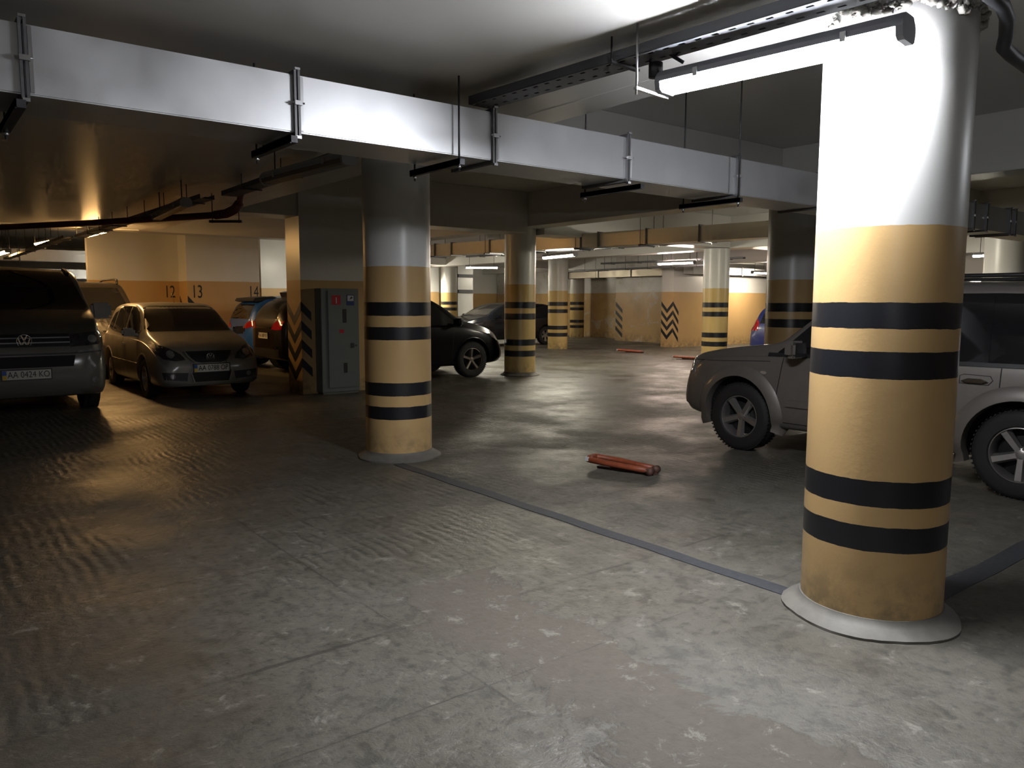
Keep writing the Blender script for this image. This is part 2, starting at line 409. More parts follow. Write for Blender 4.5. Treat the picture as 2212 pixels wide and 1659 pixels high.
# ------------------------------------------------------------------ columns
def column(x, y, m, label, r=0.318, top=LOW, collar=True, foot=0.40, group='striped round columns'):
    e = empty('column', (x, y, 0), 0, label, 'column', group)
    bm = bmesh.new()
    zs = [0.0, 0.4, 0.8, 1.2, 1.6, 2.0, 2.4, top]
    lathe(bm, [(r, z) for z in zs], 72); fixn(bm)
    link('shaft', bm, m, e, smooth=True, autosm=40)
    if collar:
        bm = bmesh.new()
        lathe(bm, [(r - 0.02, 0.0), (foot, 0.0), (foot, 0.012), (foot - 0.025, 0.03), (r + 0.03, 0.045), (r + 0.012, 0.06), (r + 0.006, 0.075), (r - 0.02, 0.075)], 72, close=False)
        rnd = random.Random(int(x * 100))
        for v in bm.verts:
            a = math.atan2(v.co.y, v.co.x); k = 1 + 0.018 * math.sin(5 * a + x) + 0.006 * rnd.uniform(-1, 1)
            if v.co.z < 0.035 and math.hypot(v.co.x, v.co.y) > r + 0.02: v.co.x *= k; v.co.y *= k
        fixn(bm); link('base_collar', bm, M_CONC, e, smooth=True, autosm=35)
    return e
near = column(3.65, 1.82, M_NEAR, 'large ochre and white column with four black bands, lit by the glaring lamp')
column(3.75, 6.59, M_COL, 'striped ochre column beside the grey cabinet, just behind the metal duct')
column(9.92, 12.44, M_COLFAR, top=2.949, label='striped ochre column with the nose of the black crossover at its side', collar=True)
column(16.14, 12.35, M_COLFAR, 'pale yellow striped column between the zigzag wall corner and the beige off-roader bonnet', collar=False)
column(16.50, 18.75, M_COLFAR, 'slender striped column directly under the bright hanging lamp tube', collar=False)
column(22.55, 24.4, M_COLFAR, 'thin striped column partly hidden behind the column under the tube lamp', r=0.30, collar=False)
column(17.0, 25.8, M_COLFAR, 'distant striped column beside the white glowing wall strip', collar=False)
column(10.22, 6.47, M_COL, top=2.859, label='dim brown striped column close behind the large lamp-lit column', r=0.36, collar=False)
column(17.0, 6.1, M_COL, 'pale column seen above the roof of the beige off-roader', r=0.42, collar=False, group='plain distant columns')
# plaster crumbs and clamp at the head of the near column
bm = bmesh.new()
for k in range(90):
    a = math.radians(150 + k * 2.05); rr = 0.325
    s = 0.017 * (0.5 + random.random())
    M = Matrix.Translation((rr * math.cos(a), rr * math.sin(a), 2.735 + random.uniform(-0.015, 0.05) + 0.02 * math.sin(k * 0.23))) @ Matrix.Rotation(random.random() * 3, 4, 'Z')
    bmesh.ops.create_icosphere(bm, subdivisions=2, radius=s, matrix=M @ Matrix.Diagonal((1.3, 0.8, 0.8, 1)))
for v in bm.verts: v.co += Vector((random.uniform(-1, 1), random.uniform(-1, 1), random.uniform(-1, 1))) * 0.006
link('plaster_collar', bm, M_PLAST, near, smooth=True)

# floor joints
bm = bmesh.new()
def strip(bm, pts, wd, z=0.004):
    prev = None
    for i, (x, y) in enumerate(pts):
        d = Vector(pts[min(i + 1, len(pts) - 1)]) - Vector(pts[max(i - 1, 0)]); d.normalize(); n = Vector((-d.y, d.x)) * wd / 2
        n *= 1 + random.uniform(-0.08, 0.08)
        cur = [bm.verts.new((x + n.x, y + n.y, z)), bm.verts.new((x - n.x, y - n.y, z)), bm.verts.new((x + n.x, y + n.y, -0.01)), bm.verts.new((x - n.x, y - n.y, -0.01))]
        if prev:
            bm.faces.new((prev[0], cur[0], cur[1], prev[1])); bm.faces.new((prev[0], prev[2], cur[2], cur[0])); bm.faces.new((prev[1], cur[1], cur[3], prev[3]))
        prev = cur
strip(bm, [(3.53 + 0.006 * math.sin(k * 1.3), 2.10 + k * (6.22 - 2.10) / 24) for k in range(25)], 0.105)
fixn(bm); struct('trim_16', bm, M_ASPH)
bm = bmesh.new(); strip(bm, [(4.02 + k * 0.35, 1.71 + 0.008 * math.sin(k * 2.1)) for k in range(26)], 0.13)
fixn(bm); struct('trim_17', bm, M_ASPH)

# chevrons: painted strokes laid on wall corners
def chevrons(name, xc, yc, z0, n, step, th, wl, wr, drop, dr, parent=None, vshape=True, tip=0.0, label=None):
    bm = bmesh.new()
    for k in range(n):
        z = z0 - k * step
        if vshape:   # V on the -x face
            for (ya, za, yb, zb) in ((yc + 0.003, z, yc + wl / 2, z - drop), (yc + wl / 2, z - drop, yc + wl, z)):
                prism(bm, [(ya, za), (yb, zb), (yb, zb - th), (ya, za - th)], xc - 0.003, xc - 0.0005, 'x')
        prism(bm, [(xc, z), (xc + wr, z - dr), (xc + wr, z - dr - th), (xc, z - th)], yc - 0.003, yc - 0.0005, 'y')
    fixn(bm); return tag(link(name, bm, M_BLK, parent), label, 'wall marking', 'black chevron wall markings')
chevrons('chevron_marking', 5.0, 11.86, 1.49, 4, 0.30, 0.145, 0.56, 0.17, 0.24, 0.17, label='black chevrons painted on the wall corner beside the grey cabinet')
chevrons('chevron_marking', 20.0, 17.0, 1.52, 4, 0.29, 0.14, 0.5, 0.28, 0.26, 0.34, label='black zigzag chevrons on the far ochre wall corner')
bm = bmesh.new()
for k in range(4):
    z = 1.5 - 0.31 * k
    prism(bm, [(21.48, z), (21.12, z - 0.30), (21.12, z - 0.45), (21.48, z - 0.15)], 21.896, 21.899, 'x')
fixn(bm); tag(link('chevron_marking', bm, M_BLK), 'broken slanting black strokes on the stained far wall', 'wall marking', 'black chevron wall markings')
for face, lab in ((0, 'black stroke tips right of the lit wall corner behind the silver hatchback'), (1, 'black stroke tips on the lit wall end behind the silver hatchback')):
    bm = bmesh.new()
    for k in range(4):
        z = 1.62 - 0.3 * k
        if face == 0: prism(bm, [(5.42, z), (5.68, z - 0.3), (5.68, z - 0.45), (5.42, z - 0.15)], 19.596, 19.599, 'y')
        else: prism(bm, [(20.25, z), (19.95, z - 0.3), (19.95, z - 0.45), (20.25, z - 0.15)], 5.414, 5.419, 'x')
    fixn(bm); tag(link('chevron_marking', bm, M_BLK), lab, 'wall marking', 'black chevron wall markings')
def number(s, x, y, z, size):
    b = text_bm(s, size, 0.001)
    # stencil gaps: cut thin bridges out of the digits
    M = Matrix.Translation((x, y - 0.004, z)) @ Matrix.Rotation(PI / 2, 4, 'X') @ Matrix.Diagonal((0.62, 1.0, 1.0, 1))
    xf(b, M)
    return tag(link('bay_number', b, M_BLK), {'12': 'stencilled number 12 just left of the lit wall corner', '13': 'stencilled number 13 just right of the lit wall corner', '14': 'stencilled number 14 above the blue hatchback'}[s], 'wall number', 'stencilled bay numbers')
number('12', 5.20, 20.30, 1.70, 0.42); number('13', 5.645, 19.60, 1.70, 0.44); number('14', 7.02, 19.60, 1.70, 0.44)

# fire and electrical cabinet
cab = empty('hydrant_cabinet', (5.56, 11.74, 0), 0, 'tall grey metal cabinet with a red fire sign between the chevrons and the striped column', 'cabinet')
bm = bmesh.new(); box(bm, -0.33, 0.33, -0.12, 0.119, 0.03, 1.70); bmesh.ops.bevel(bm, geom=bm.edges[:], offset=0.008, segments=2, affect='EDGES')
link('body', bm, M_CAB, cab)
bm = bmesh.new(); box(bm, -0.22, 0.315, -0.138, -0.1201, 0.10, 1.66); bmesh.ops.bevel(bm, geom=bm.edges[:], offset=0.006, segments=2, affect='EDGES')
door = link('door', bm, M_CAB, cab)
bm = bmesh.new(); box(bm, -0.15, 0.0, -0.142, -0.1381, 1.44, 1.59, 0)
prism(bm, [(-0.085, 1.46), (-0.065, 1.46), (-0.065, 1.545), (-0.07, 1.56), (-0.08, 1.56), (-0.085, 1.545)], -0.144, -0.1421, 'y', 1)
fixn(bm); tag(link('fire_sign', bm, [M_RED, M_SWHITE], door), 'red sign with white extinguisher symbol')
bm = bmesh.new(); box(bm, 0.11, 0.24, -0.142, -0.1381, 1.43, 1.60, 0); box(bm, 0.122, 0.228, -0.1435, -0.1421, 1.50, 1.588, 1)
prism(bm, [(0.15, 1.52), (0.19, 1.575), (0.215, 1.55), (0.18, 1.535)], -0.145, -0.1436, 'y', 2)
fixn(bm); tag(link('hydrant_sign', bm, [M_BLUE, M_SWHITE, M_PTXT], door), 'blue framed pictogram sign')
for a in ((0.035, 0.10, 1.15, 1.37), (0.04, 0.10, 0.34, 0.50)):
    bm = bmesh.new(); box(bm, a[0], a[1], -0.141, -0.1381, a[2], a[3]); link('inspection_slot', bm, M_PTXT, door)
bm = bmesh.new(); box(bm, -0.03, 0.05, -0.141, -0.1381, 0.985, 1.045); fixn(bm); tag(link('small_label', bm, M_RED, door), 'small red label')
bm = bmesh.new(); box(bm, 0.17, 0.225, -0.146, -0.1381, 0.74, 0.82); tube(bm, [(0.265, -0.138, 0.78), (0.265, -0.15, 0.78)], 0.011); fixn(bm)
link('latch', bm, M_DKSTEEL, door)
bm = bmesh.new(); box(bm, -0.31, 0.31, -0.1, 0.1, 0.0, 0.029); link('plinth', bm, M_CONC, cab)

# ------------------------------------------------------------------ ducts
def duct(a, b, wd, z0, z1, joints, label, mat, fl=0.020, thk=0.032, group='rectangular air ducts', corner=0.0, boxes=(), rods=None):
    ax, ay = a; bx, by = b; L = math.hypot(bx - ax, by - ay); ang = math.atan2(by - ay, bx - ax)
    e = empty('air_duct', (ax, ay, 0), ang, label, 'duct', group)
    js = [0.0] + list(joints) + [L]
    for s0, s1 in zip(js, js[1:]):
        bm = bmesh.new(); box(bm, s0 + 0.002, s1 - 0.002, 0, wd, z0, z1)
        bmesh.ops.bevel(bm, geom=[ed for ed in bm.edges if abs(ed.verts[0].co.x - ed.verts[1].co.x) > 0.01], offset=0.006, segments=2, affect='EDGES')
        link('duct_section', bm, mat, e)
    for s in joints:
        bm = bmesh.new()
        for dx in (-thk / 2, 0.004):
            for (y0, y1, za, zb) in ((-fl, 0.004, z0 - fl, z1 + fl), (wd - 0.004, wd + fl, z0 - fl, z1 + fl), (0, wd, z0 - fl, z0 + 0.002), (0, wd, z1 - 0.002, z1 + fl)):
                box(bm, s + dx, s + dx + thk / 2 - 0.004, y0, y1, za, zb)
        f = link('flange', bm, M_FLANGE, e)
        bm = bmesh.new(); box(bm, s + 0.018, s + 0.034, -0.016, -0.001, z0 + 0.01, z1 - 0.01)
        box(bm, s - 0.018, s + 0.022, -0.034, -0.018, (z0 + z1) / 2 - 0.011, (z0 + z1) / 2 + 0.011)
        tube(bm, [(s - 0.035, -0.027, (z0 + z1) / 2), (s + 0.035, -0.027, (z0 + z1) / 2)], 0.005, 6)
        box(bm, s - 0.014, s + 0.014, -0.030, -0.01, z0 - 0.034, z0 - 0.019); box(bm, s - 0.014, s + 0.014, -0.030, -0.01, z1 + 0.019, z1 + 0.030)
        fixn(bm); tag(link('flange_clip', bm, M_STEEL, f), 'bright steel corner clip')
    if rods:
        for s in list(joints)[::2]:
            for yy in (-0.03, wd + 0.03):
                bm = bmesh.new(); tube(bm, [(s + 0.12, yy, z0 - 0.05), (s + 0.12, yy, rods - 0.004)], 0.006, 6); link('drop_rod', bm, M_DKSTEEL, e)
            bm = bmesh.new(); box(bm, s + 0.10, s + 0.14, -0.06, wd + 0.06, z0 - 0.035, z0 - 0.002); link('channel_bar', bm, M_DKSTEEL, e)
    for (s0, s1) in boxes:
        bm = bmesh.new(); box(bm, s0, s1, -0.012, -0.0021, z0 + 0.05, z1 - 0.05)
        link('access_opening', bm, M_LINER, e)
    return e
duct((-4.0, 3.97), (12.6, 3.97), 0.43, 2.37, 2.662, [0.9, 2.7, 4.47, 5.676, 6.95, 8.135, 9.42, 10.7, 12.0, 13.94, 14.30, 15.0, 15.17],
     'long galvanised duct crossing the picture under the ceiling, bolted flanges, brightly lit', M_GALV)
duct((12.61, 6.0), (10.6, 18.4), 0.42, 2.62, 2.90, [1.2, 3.43, 4.58, 5.73, 6.18, 7.53, 8.83, 10.13, 10.73], 'worn duct running past the round columns with warm reflections', M_GALV2,
     boxes=((5.91, 6.05), (10.33, 10.58)), rods=HIGH)
duct((21.55, 17.6), (21.55, 24.5), 0.4, 2.42, 2.66, [0.7, 2.4, 4.1, 5.8], 'small distant duct along the top of the stained wall', M_GALV2, rods=HIGH)
duct((20.3, 16.45), (31.0, 16.45), 0.4, 2.42, 2.66, [1.0, 2.6, 4.4, 6.2, 8.0], 'glaring reflective duct above the ochre far wall', M_GALV, rods=HIGH)
duct((-6, 27.0), (6.8, 27.0), 0.4, 2.65, 3.0, [2.2, 4.4, 6.6, 8.8, 11], 'pale distant duct in the gap above the vans', M_GALV)
duct((-6, 29.0), (9.8, 29.0), 0.4, 2.2, 2.50, [3.2, 6.4, 8.9, 12.2], 'lower pale duct at the dark end of the left aisle', M_GALV)
# hangers of the big duct
def hanger(x, y0, y1, zb, ztop, lab, rods=True):
    e = empty('duct_hanger', (x, 0, 0), 0, lab, 'bracket', 'duct hanger brackets')
    bm = bmesh.new(); box(bm, -0.02, 0.02, y0, y1, zb - 0.035, zb - 0.001)
    box(bm, -0.02, -0.014, y0, y1, zb - 0.04, zb - 0.0005); link('channel_bar', bm, M_DKSTEEL, e)
    for yy in ((y0 + 0.03, y1 - 0.03) if rods else (y1 - 0.03,)):
        bm = bmesh.new(); tube(bm, [(0, yy, zb - 0.07), (0, yy, ztop - 0.004)], 0.006, 8); link('threaded_rod', bm, M_DKSTEEL, e)
        bm = bmesh.new(); tube(bm, [(0, yy, zb - 0.052), (0, yy, zb - 0.036)], 0.013, 6); link('nut', bm, M_STEEL, e)
hanger(2.66, 3.89, 4.46, 2.37 - 0.03, LOW, 'duct bracket with long rod beside the second flange')
hanger(1.63, 3.90, 4.46, 2.34, LOW, 'duct bracket under the brightest duct section', rods=False)
hanger(4.20, 3.88, 4.50, 2.335, HIGH, 'duct bracket under the third flange, above the black crossover', rods=False)
hanger(5.36, 3.88, 4.50, 2.335, HIGH, 'duct bracket closest to the large column')
hanger(0.44, 3.88, 4.50, 2.33, LOW, 'duct bracket at the far left flange', rods=False)

# ------------------------------------------------------------------ cable trays
def tray(a, b, wd, z, h, lab, holes=True, rods=None):
    ax, ay = a; bx, by = b; L = math.hypot(bx - ax, by - ay); ang = math.atan2(by - ay, bx - ax)
    e = empty('cable_tray', (ax, ay, 0), ang, lab, 'cable tray', 'perforated cable trays')
    bm = bmesh.new(); t = 0.003; side = wd / 2
    box(bm, 0, L, side - t, side, z, z + h); box(bm, 0, L, -side, -side + t, z, z + h)
    # bottom sheet with a row of slots left open
    if holes and L < 12:
        s = 0.0; p = 0.09
        box(bm, 0, L, -side, -side * 0.55, z, z + t); box(bm, 0, L, side * 0.75, side, z, z + t); box(bm, 0, L, -side * 0.35, side * 0.55, z, z + t)
        while s < L:
            e0 = min(L, s + 0.055)
            box(bm, s, e0, -side * 0.55, -side * 0.35, z, z + t); box(bm, s, e0, side * 0.55, side * 0.75, z, z + t); s += p
    else:
        box(bm, 0, L, -side, side, z, z + t)
    link('tray_channel', bm, M_TRAY, e)
    bm = bmesh.new()
    for k in range(3):
        yy = -side * 0.1 + side * 0.22 * (k - 1); tube(bm, [(0.0 + j * L / 20, yy + 0.006 * math.sin(j * 2 + k), z + t + 0.012) for j in range(21)], 0.009, 6)
    link('cable_bundle', bm, M_CABLE, e)
    if rods:
        step, zt = rods; s = 0.4
        while s < L - 0.1:
            bm = bmesh.new(); tube(bm, [(s, side + 0.02, z - 0.02), (s, side + 0.02, zt - 0.004)], 0.005, 6); box(bm, s - 0.012, s + 0.012, -side - 0.02, side + 0.03, z - 0.014, z - 0.002)
            fixn(bm); link('drop_rod', bm, M_DKSTEEL, e); s += step
    return e
tray((3.36, -2.6), (2.90, 4.05), 0.17, 2.70, 0.05, 'perforated tray carrying the glaring lamp towards the duct', rods=(1.7, LOW))
tray((2.93, 4.55), (2.98, 9.0), 0.17, 2.67, 0.05, 'dark tray continuing behind the duct beside the second column', rods=(1.1, LOW))
tray((2.74, 9.0), (2.60, 16.0), 0.16, 2.62, 0.05, 'dark tray above the silver hatchback leading to the warm lamps', rods=(0.9, LOW))
tray((2.5, 16.5), (2.4, 26), 0.16, 2.64, 0.05, 'tray above the warm lamps at the far left', holes=False, rods=(1.5, HIGH))
tray((13.0, 9.6), (12.35, 17.8), 0.14, 2.70, 0.05, 'thin tray over the bright tube lamp near the middle columns', holes=False, rods=(1.2, HIGH))
tray((17.9, 12.8), (17.3, 17.6), 0.14, 2.66, 0.05, 'thin tray over the rosy tube lamp at the ochre wall', holes=False, rods=(1.0, HIGH))
tray((18.6, 14.5), (18.9, 21.5), 0.14, 2.55, 0.05, 'thin tray in front of the stained far wall', holes=False, rods=(1.0, HIGH))
# pipe with elbow
e = empty('sprinkler_pipe', (0, 0, 0), 0, 'red brown steel pipe with an elbow hanging over the silver hatchback', 'pipe')
bm = bmesh.new()
P = [(-2.2, 19.4, 2.55), (1.2, 13.6, 2.55), (2.1, 12.03, 2.55), (3.12, 9.95, 2.55), (3.20, 9.78, 2.56), (3.25, 9.62, 2.60), (3.27, 9.52, 2.66), (3.28, 9.48, 2.78)]
tube(bm, P, 0.042, 12); link('pipe', bm, M_PIPE, e, smooth=True)
for i, (p, q) in enumerate(((P[4], P[6]),)):
    bm = bmesh.new(); tube(bm, [P[3], P[4], P[5], P[6]], 0.055, 12); link('elbow', bm, M_PIPE, e, smooth=True)
bm = bmesh.new(); bar(bm, (3.05, 9.96, 2.47), (3.36, 9.7, 2.47), 0.04, 0.03); tube(bm, [(3.33, 9.72, 2.45), (3.33, 9.72, LOW - 0.01)], 0.006, 6); tube(bm, [(3.08, 9.94, 2.45), (3.08, 9.94, LOW - 0.01)], 0.006, 6)
link('pipe_bracket', bm, M_DKSTEEL, e)
# conduit with jog right of the near column
bm = bmesh.new(); tube(bm, [(3.40, 1.40, 2.74), (3.68, 1.41, 2.73), (3.79, 1.43, 2.71), (3.90, 1.47, 2.67), (3.93, 1.49, 2.63), (4.05, 1.50, 2.62), (4.9, 1.55, 2.60)], 0.03, 10)
tag(link('conduit', bm, M_TRAY, smooth=True), 'dark bent conduit at the ceiling beside the head of the large column', 'pipe')

# ------------------------------------------------------------------ lamps
def lamp(a, b, z, col, L, label, wd=0.13, lit=True, tilt=0.0, rod=None, group='tube lamps', key=None, hang=None):
    ax, ay = a; bx, by = b; Ln = math.hypot(bx - ax, by - ay); ang = math.atan2(by - ay, bx - ax)
    e = empty('tube_lamp', ((ax + bx) / 2, (ay + by) / 2, z), ang, label, 'lamp', group)
    e.rotation_euler = (0, tilt, ang)
    h = Ln / 2
    bm = bmesh.new()
    prism(bm, [(-wd / 2, 0.045), (wd / 2, 0.045), (wd / 2 - 0.005, 0.07), (wd / 2 - 0.03, 0.10), (-wd / 2 + 0.03, 0.10), (-wd / 2 + 0.005, 0.07)], -h, h, 'x')
    fixn(bm); link('housing', bm, M_HOUS, e)
    mname = 'lamp_%s_%d' % (key or 'x', int(L))
    mat = (MATS.get(mname) or emis(mname, col, L)) if lit else simple('unlit_diffuser', (0.10, 0.10, 0.10), 0.3)
    bm = bmesh.new()
    prism(bm, [(-wd / 2 + 0.006, 0.0448), (-wd / 2 + 0.012, 0.012), (-wd / 2 + 0.03, 0.0), (wd / 2 - 0.03, 0.0), (wd / 2 - 0.012, 0.012), (wd / 2 - 0.006, 0.0448)], -h + 0.03, h - 0.03, 'x')
    fixn(bm); link('diffuser', bm, mat, e)
    for s in (-1, 1):
        bm = bmesh.new()
        prism(bm, [(-wd / 2, 0.046), (-wd / 2 + 0.008, 0.008), (-wd / 2 + 0.028, -0.004), (wd / 2 - 0.028, -0.004), (wd / 2 - 0.008, 0.008), (wd / 2, 0.046)], s * h - (0.028 if s > 0 else 0), s * h + (0.028 if s < 0 else 0), 'x')
        fixn(bm); link('end_cap', bm, M_HOUS, e)
        for (c0, c1) in ((wd / 2 - 0.002, wd / 2 + 0.008), (-wd / 2 - 0.008, -wd / 2 + 0.002)):
            bm = bmesh.new(); box(bm, s * h * 0.6 - 0.012, s * h * 0.6 + 0.012, c0, c1, 0.03, 0.07); link('clip', bm, M_STEEL, e)
    if hang:
        for s in (-1, 1):
            bm = bmesh.new(); tube(bm, [(s * h * 0.75, 0, 0.0995), (s * h * 0.75, 0, hang - z - 0.003)], 0.006, 6); link('drop_rod', bm, M_DKSTEEL, e)
    if rod:
        for s in (1,):
            bm = bmesh.new()
            bar(bm, (s * h * 1.01, wd / 2 + 0.15, -0.01), (s * h * 1.01, -wd / 2 + 0.03, -0.01), 0.02, 0.012)
            tube(bm, [(s * h * 1.01, wd / 2 + 0.14, -0.04), (s * h * 1.01, wd / 2 + 0.14, rod - z - 0.003)], 0.006, 8)
            fixn(bm); link('suspension_bracket', bm, M_STEEL, e)
    return e
ml = lamp((3.207, 1.56), (3.06, 2.70), 2.53, COOL, MAIN_L, 'glaring white twin tube lamp in front of the large column', wd=0.15, rod=LOW, key='main')
bm = bmesh.new()
tube(bm, [(0.60, 0.02, 0.09), (0.63, 0.03, 0.16), (0.60, 0.05, 0.205), (0.54, 0.05, 0.20), (0.50, 0.02, 0.16), (0.46, 0.0, 0.13)], 0.009, 8)
tube(bm, [(0.50, 0.02, 0.16), (0.44, 0.03, 0.20), (0.36, 0.03, 0.215), (0.34, 0.02, 0.18)], 0.006, 8)
tube(bm, [(0.60, 0.03, 0.08), (0.60, 0.03, 0.15)], 0.035, 12)
link('supply_cable', bm, M_CABLE, ml, smooth=True)
lamp((-0.7, -2.2), (-0.7, -1.0), 2.62, COOL, MAIN_L * 0.30, 'lamp behind the viewer, outside the picture', key='rear', hang=LOW)
lamp((2.82, 14.95), (2.76, 16.15), 2.66, WARM, WARM_L * 1.2, 'warm lit tube lamp closest behind the silver hatchback roof', wd=0.15, key='warm', hang=LOW)
lamp((3.02, 16.6), (3.0, 17.6), 2.80, WARM, WARM_L, 'short warm tube lamp just beyond the nearest warm one', wd=0.13, key='warm', hang=HIGH)
lamp((2.62, 19.2), (2.48, 20.5), 2.72, WARM, WARM_L * 0.5, 'warm tube lamp second from the left edge of the picture', wd=0.15, key='warm2', hang=HIGH)
lamp((2.17, 23.2), (2.1, 24.9), 2.68, WARM, WARM_L, 'warm tube lamp at the left edge of the picture', wd=0.15, key='warm', hang=HIGH)
lamp((12.05, 13.1), (12.30, 14.5), 2.52, NEUT, FAR_L, 'bright tube lamp hanging in front of the slender striped column', key='far', hang=HIGH)
lamp((17.45, 14.1), (17.30, 15.3), 2.56, (1.0, 0.78, 0.66), FAR_L, 'rosy tube lamp in front of the ochre far wall', key='rosy', hang=HIGH)
lamp((15.2, 20.2), (14.3, 20.75), 2.55, NEUT, FAR_L * 0.6, 'slanting tube lamp above the dark estate car', key='far2', hang=HIGH)
lamp((22.7, 15.9), (23.9, 15.9), 2.46, (1.0, 0.85, 0.66), FAR_L, 'tube lamp at the duct on the ochre far wall', key='far3', hang=HIGH)
lamp((19.75, 6.6), (19.9, 7.9), 2.56, NEUT, FAR_L, 'tube lamp at the right edge beyond the beige off-roader', key='far', hang=HIGH)
lamp((8.9, -1.6), (8.9, -0.3), 3.0, COOL, FAR_L * 0.3, 'lamp past the beige off-roader, outside the picture', key='right', hang=HIGH)
lamp((13.6, 7.5), (13.6, 8.8), 2.7, NEUT, FAR_L * 1.6, 'added fill tube lamp hidden behind the large lamp-lit column', key='far', hang=HIGH)  # added fill lamp, kept out of sight, brightens the middle floor
lamp((9.0, 21.0), (10.0, 21.0), 2.7, NEUT, FAR_L * 0.5, 'added unseen fill lamp beyond the chevron corner over the blue hatchback', key='far5', hang=HIGH)  # unseen lamp added to light the rear bay walls
lamp((5.2, 25.2), (6.4, 25.2), 2.7, NEUT, FAR_L * 0.6, 'added unseen fill lamp lighting the distant ducts left of the bay walls', key='far6', hang=HIGH)  # added behind the bay walls to brighten the far left ducts
lamp((15.25, 26.0), (15.85, 26.0), 2.45, NEUT, FAR_L * 4.0, 'far tube lamp that floods the white wall strip', key='far4', hang=HIGH)
lamp((20.35, 26.2), (21.05, 26.2), 2.55, NEUT, FAR_L, 'added far fill lamp masked by the striped column at the crossover nose', key='far', hang=HIGH)  # extra lamp added out of view to lift the dark back wall
lamp((2.66, 5.35), (2.56, 6.75), 2.50, COOL, 1, 'unlit tube lamp under the tray left of the second column', lit=False, hang=LOW)
lamp((2.50, 8.95), (2.55, 10.4), 2.50, COOL, 1, 'unlit tube lamp sagging from the tray above the pipe elbow', lit=False, tilt=0.02, hang=LOW)

# ------------------------------------------------------------------ cars
def pchip(xs, ys, xq):
    xs = np.asarray(xs, float); ys = np.asarray(ys, float)
    h = np.diff(xs); d = np.diff(ys) / h; m = np.zeros(len(xs)); m[0] = d[0]; m[-1] = d[-1]
    for i in range(1, len(xs) - 1):
        if d[i - 1] * d[i] > 0:
            w1 = 2 * h[i] + h[i - 1]; w2 = h[i] + 2 * h[i - 1]; m[i] = (w1 + w2) / (w1 / d[i - 1] + w2 / d[i])
    i = np.clip(np.searchsorted(xs, xq) - 1, 0, len(xs) - 2); t = (xq - xs[i]) / h[i]
    return (2*t**3 - 3*t**2 + 1) * ys[i] + (t**3 - 2*t**2 + t) * h[i] * m[i] + (-2*t**3 + 3*t**2) * ys[i + 1] + (t**3 - t**2) * h[i] * m[i + 1]
def section(zb, w, zs, wt, zt):
    h = zs - zb; d = zt - zs; ws = w - 0.03
    c = [(0, zb), (w * 0.6, zb), (w - 0.10, zb + 0.008), (w - 0.035, zb + min(0.06, h * 0.2)), (w - 0.01, zb + 0.25 * h), (w, zb + 0.5 * h), (w - 0.006, zb + 0.78 * h),
         (ws + 0.005, zs - 0.02 * h), (ws - 0.012, zs + 0.05 * d), (ws + (wt - ws) * 0.5, zs + d * 0.5), (wt + 0.02, zs + d * 0.86), (wt - 0.05, zs + d * 0.955), (wt * 0.55, zt - 0.02 * d), (0, zt)]
    return c
def catmull(c, n):
    c = np.array(c, float); P = np.vstack([2 * c[0] - c[1], c, 2 * c[-1] - c[-2]]); out = []
    for i in range(1, len(P) - 2):
        for k in range(n):
            t = k / n; p0, p1, p2, p3 = P[i - 1], P[i], P[i + 1], P[i + 2]
            v = 0.5 * ((2 * p1) + (-p0 + p2) * t + (2 * p0 - 5 * p1 + 4 * p2 - p3) * t * t + (-p0 + 3 * p1 - 3 * p2 + p3) * t ** 3)
            out.append(v)
    out.append(P[-2]); out = np.array(out); out[:, 0] = np.maximum(out[:, 0], 0); return out
def build_body(keys, ns=84, nr=3):
    K = np.array(keys, float); xs = K[:, 0]
    # denser towards both ends
    s = np.linspace(0, 1, ns); L = xs[-1] - xs[0]
    xq = xs[0] + L * (s - 0.10 * np.sin(2 * PI * s) / 1.0 * 0.9); xq[0] = xs[0]; xq[-1] = xs[-1]
    cols = [pchip(xs, K[:, j], xq) for j in range(1, 6)]
    bm = bmesh.new(); rings = []
    for i, x in enumerate(xq):
        half = catmull(section(*[c[i] for c in cols]), nr)
        pts = [(x, -y, z) for y, z in half[::-1]] + [(x, y, z) for y, z in half[1:-1]]
        # order: top centre -> right side -> bottom centre -> left side
        rings.append([bm.verts.new(p) for p in pts])
    n = len(rings[0])
    for a, b in zip(rings, rings[1:]):
        for k in range(n): bm.faces.new((a[k], a[(k + 1) % n], b[(k + 1) % n], b[k]))
    bm.faces.new(rings[0]); bm.faces.new(rings[-1][::-1])
    bmesh.ops.triangulate(bm, faces=[f for f in bm.faces if len(f.verts) > 4])
    fixn(bm)
    return bm
def resample(poly, step=0.06, closed=True):
    out = []; n = len(poly)
    for i in range(n if closed else n - 1):
        a = Vector(poly[i]); b = Vector(poly[(i + 1) % n]); k = max(1, int((b - a).length / step))
        for j in range(k): out.append(a.lerp(b, j / k))
    return out
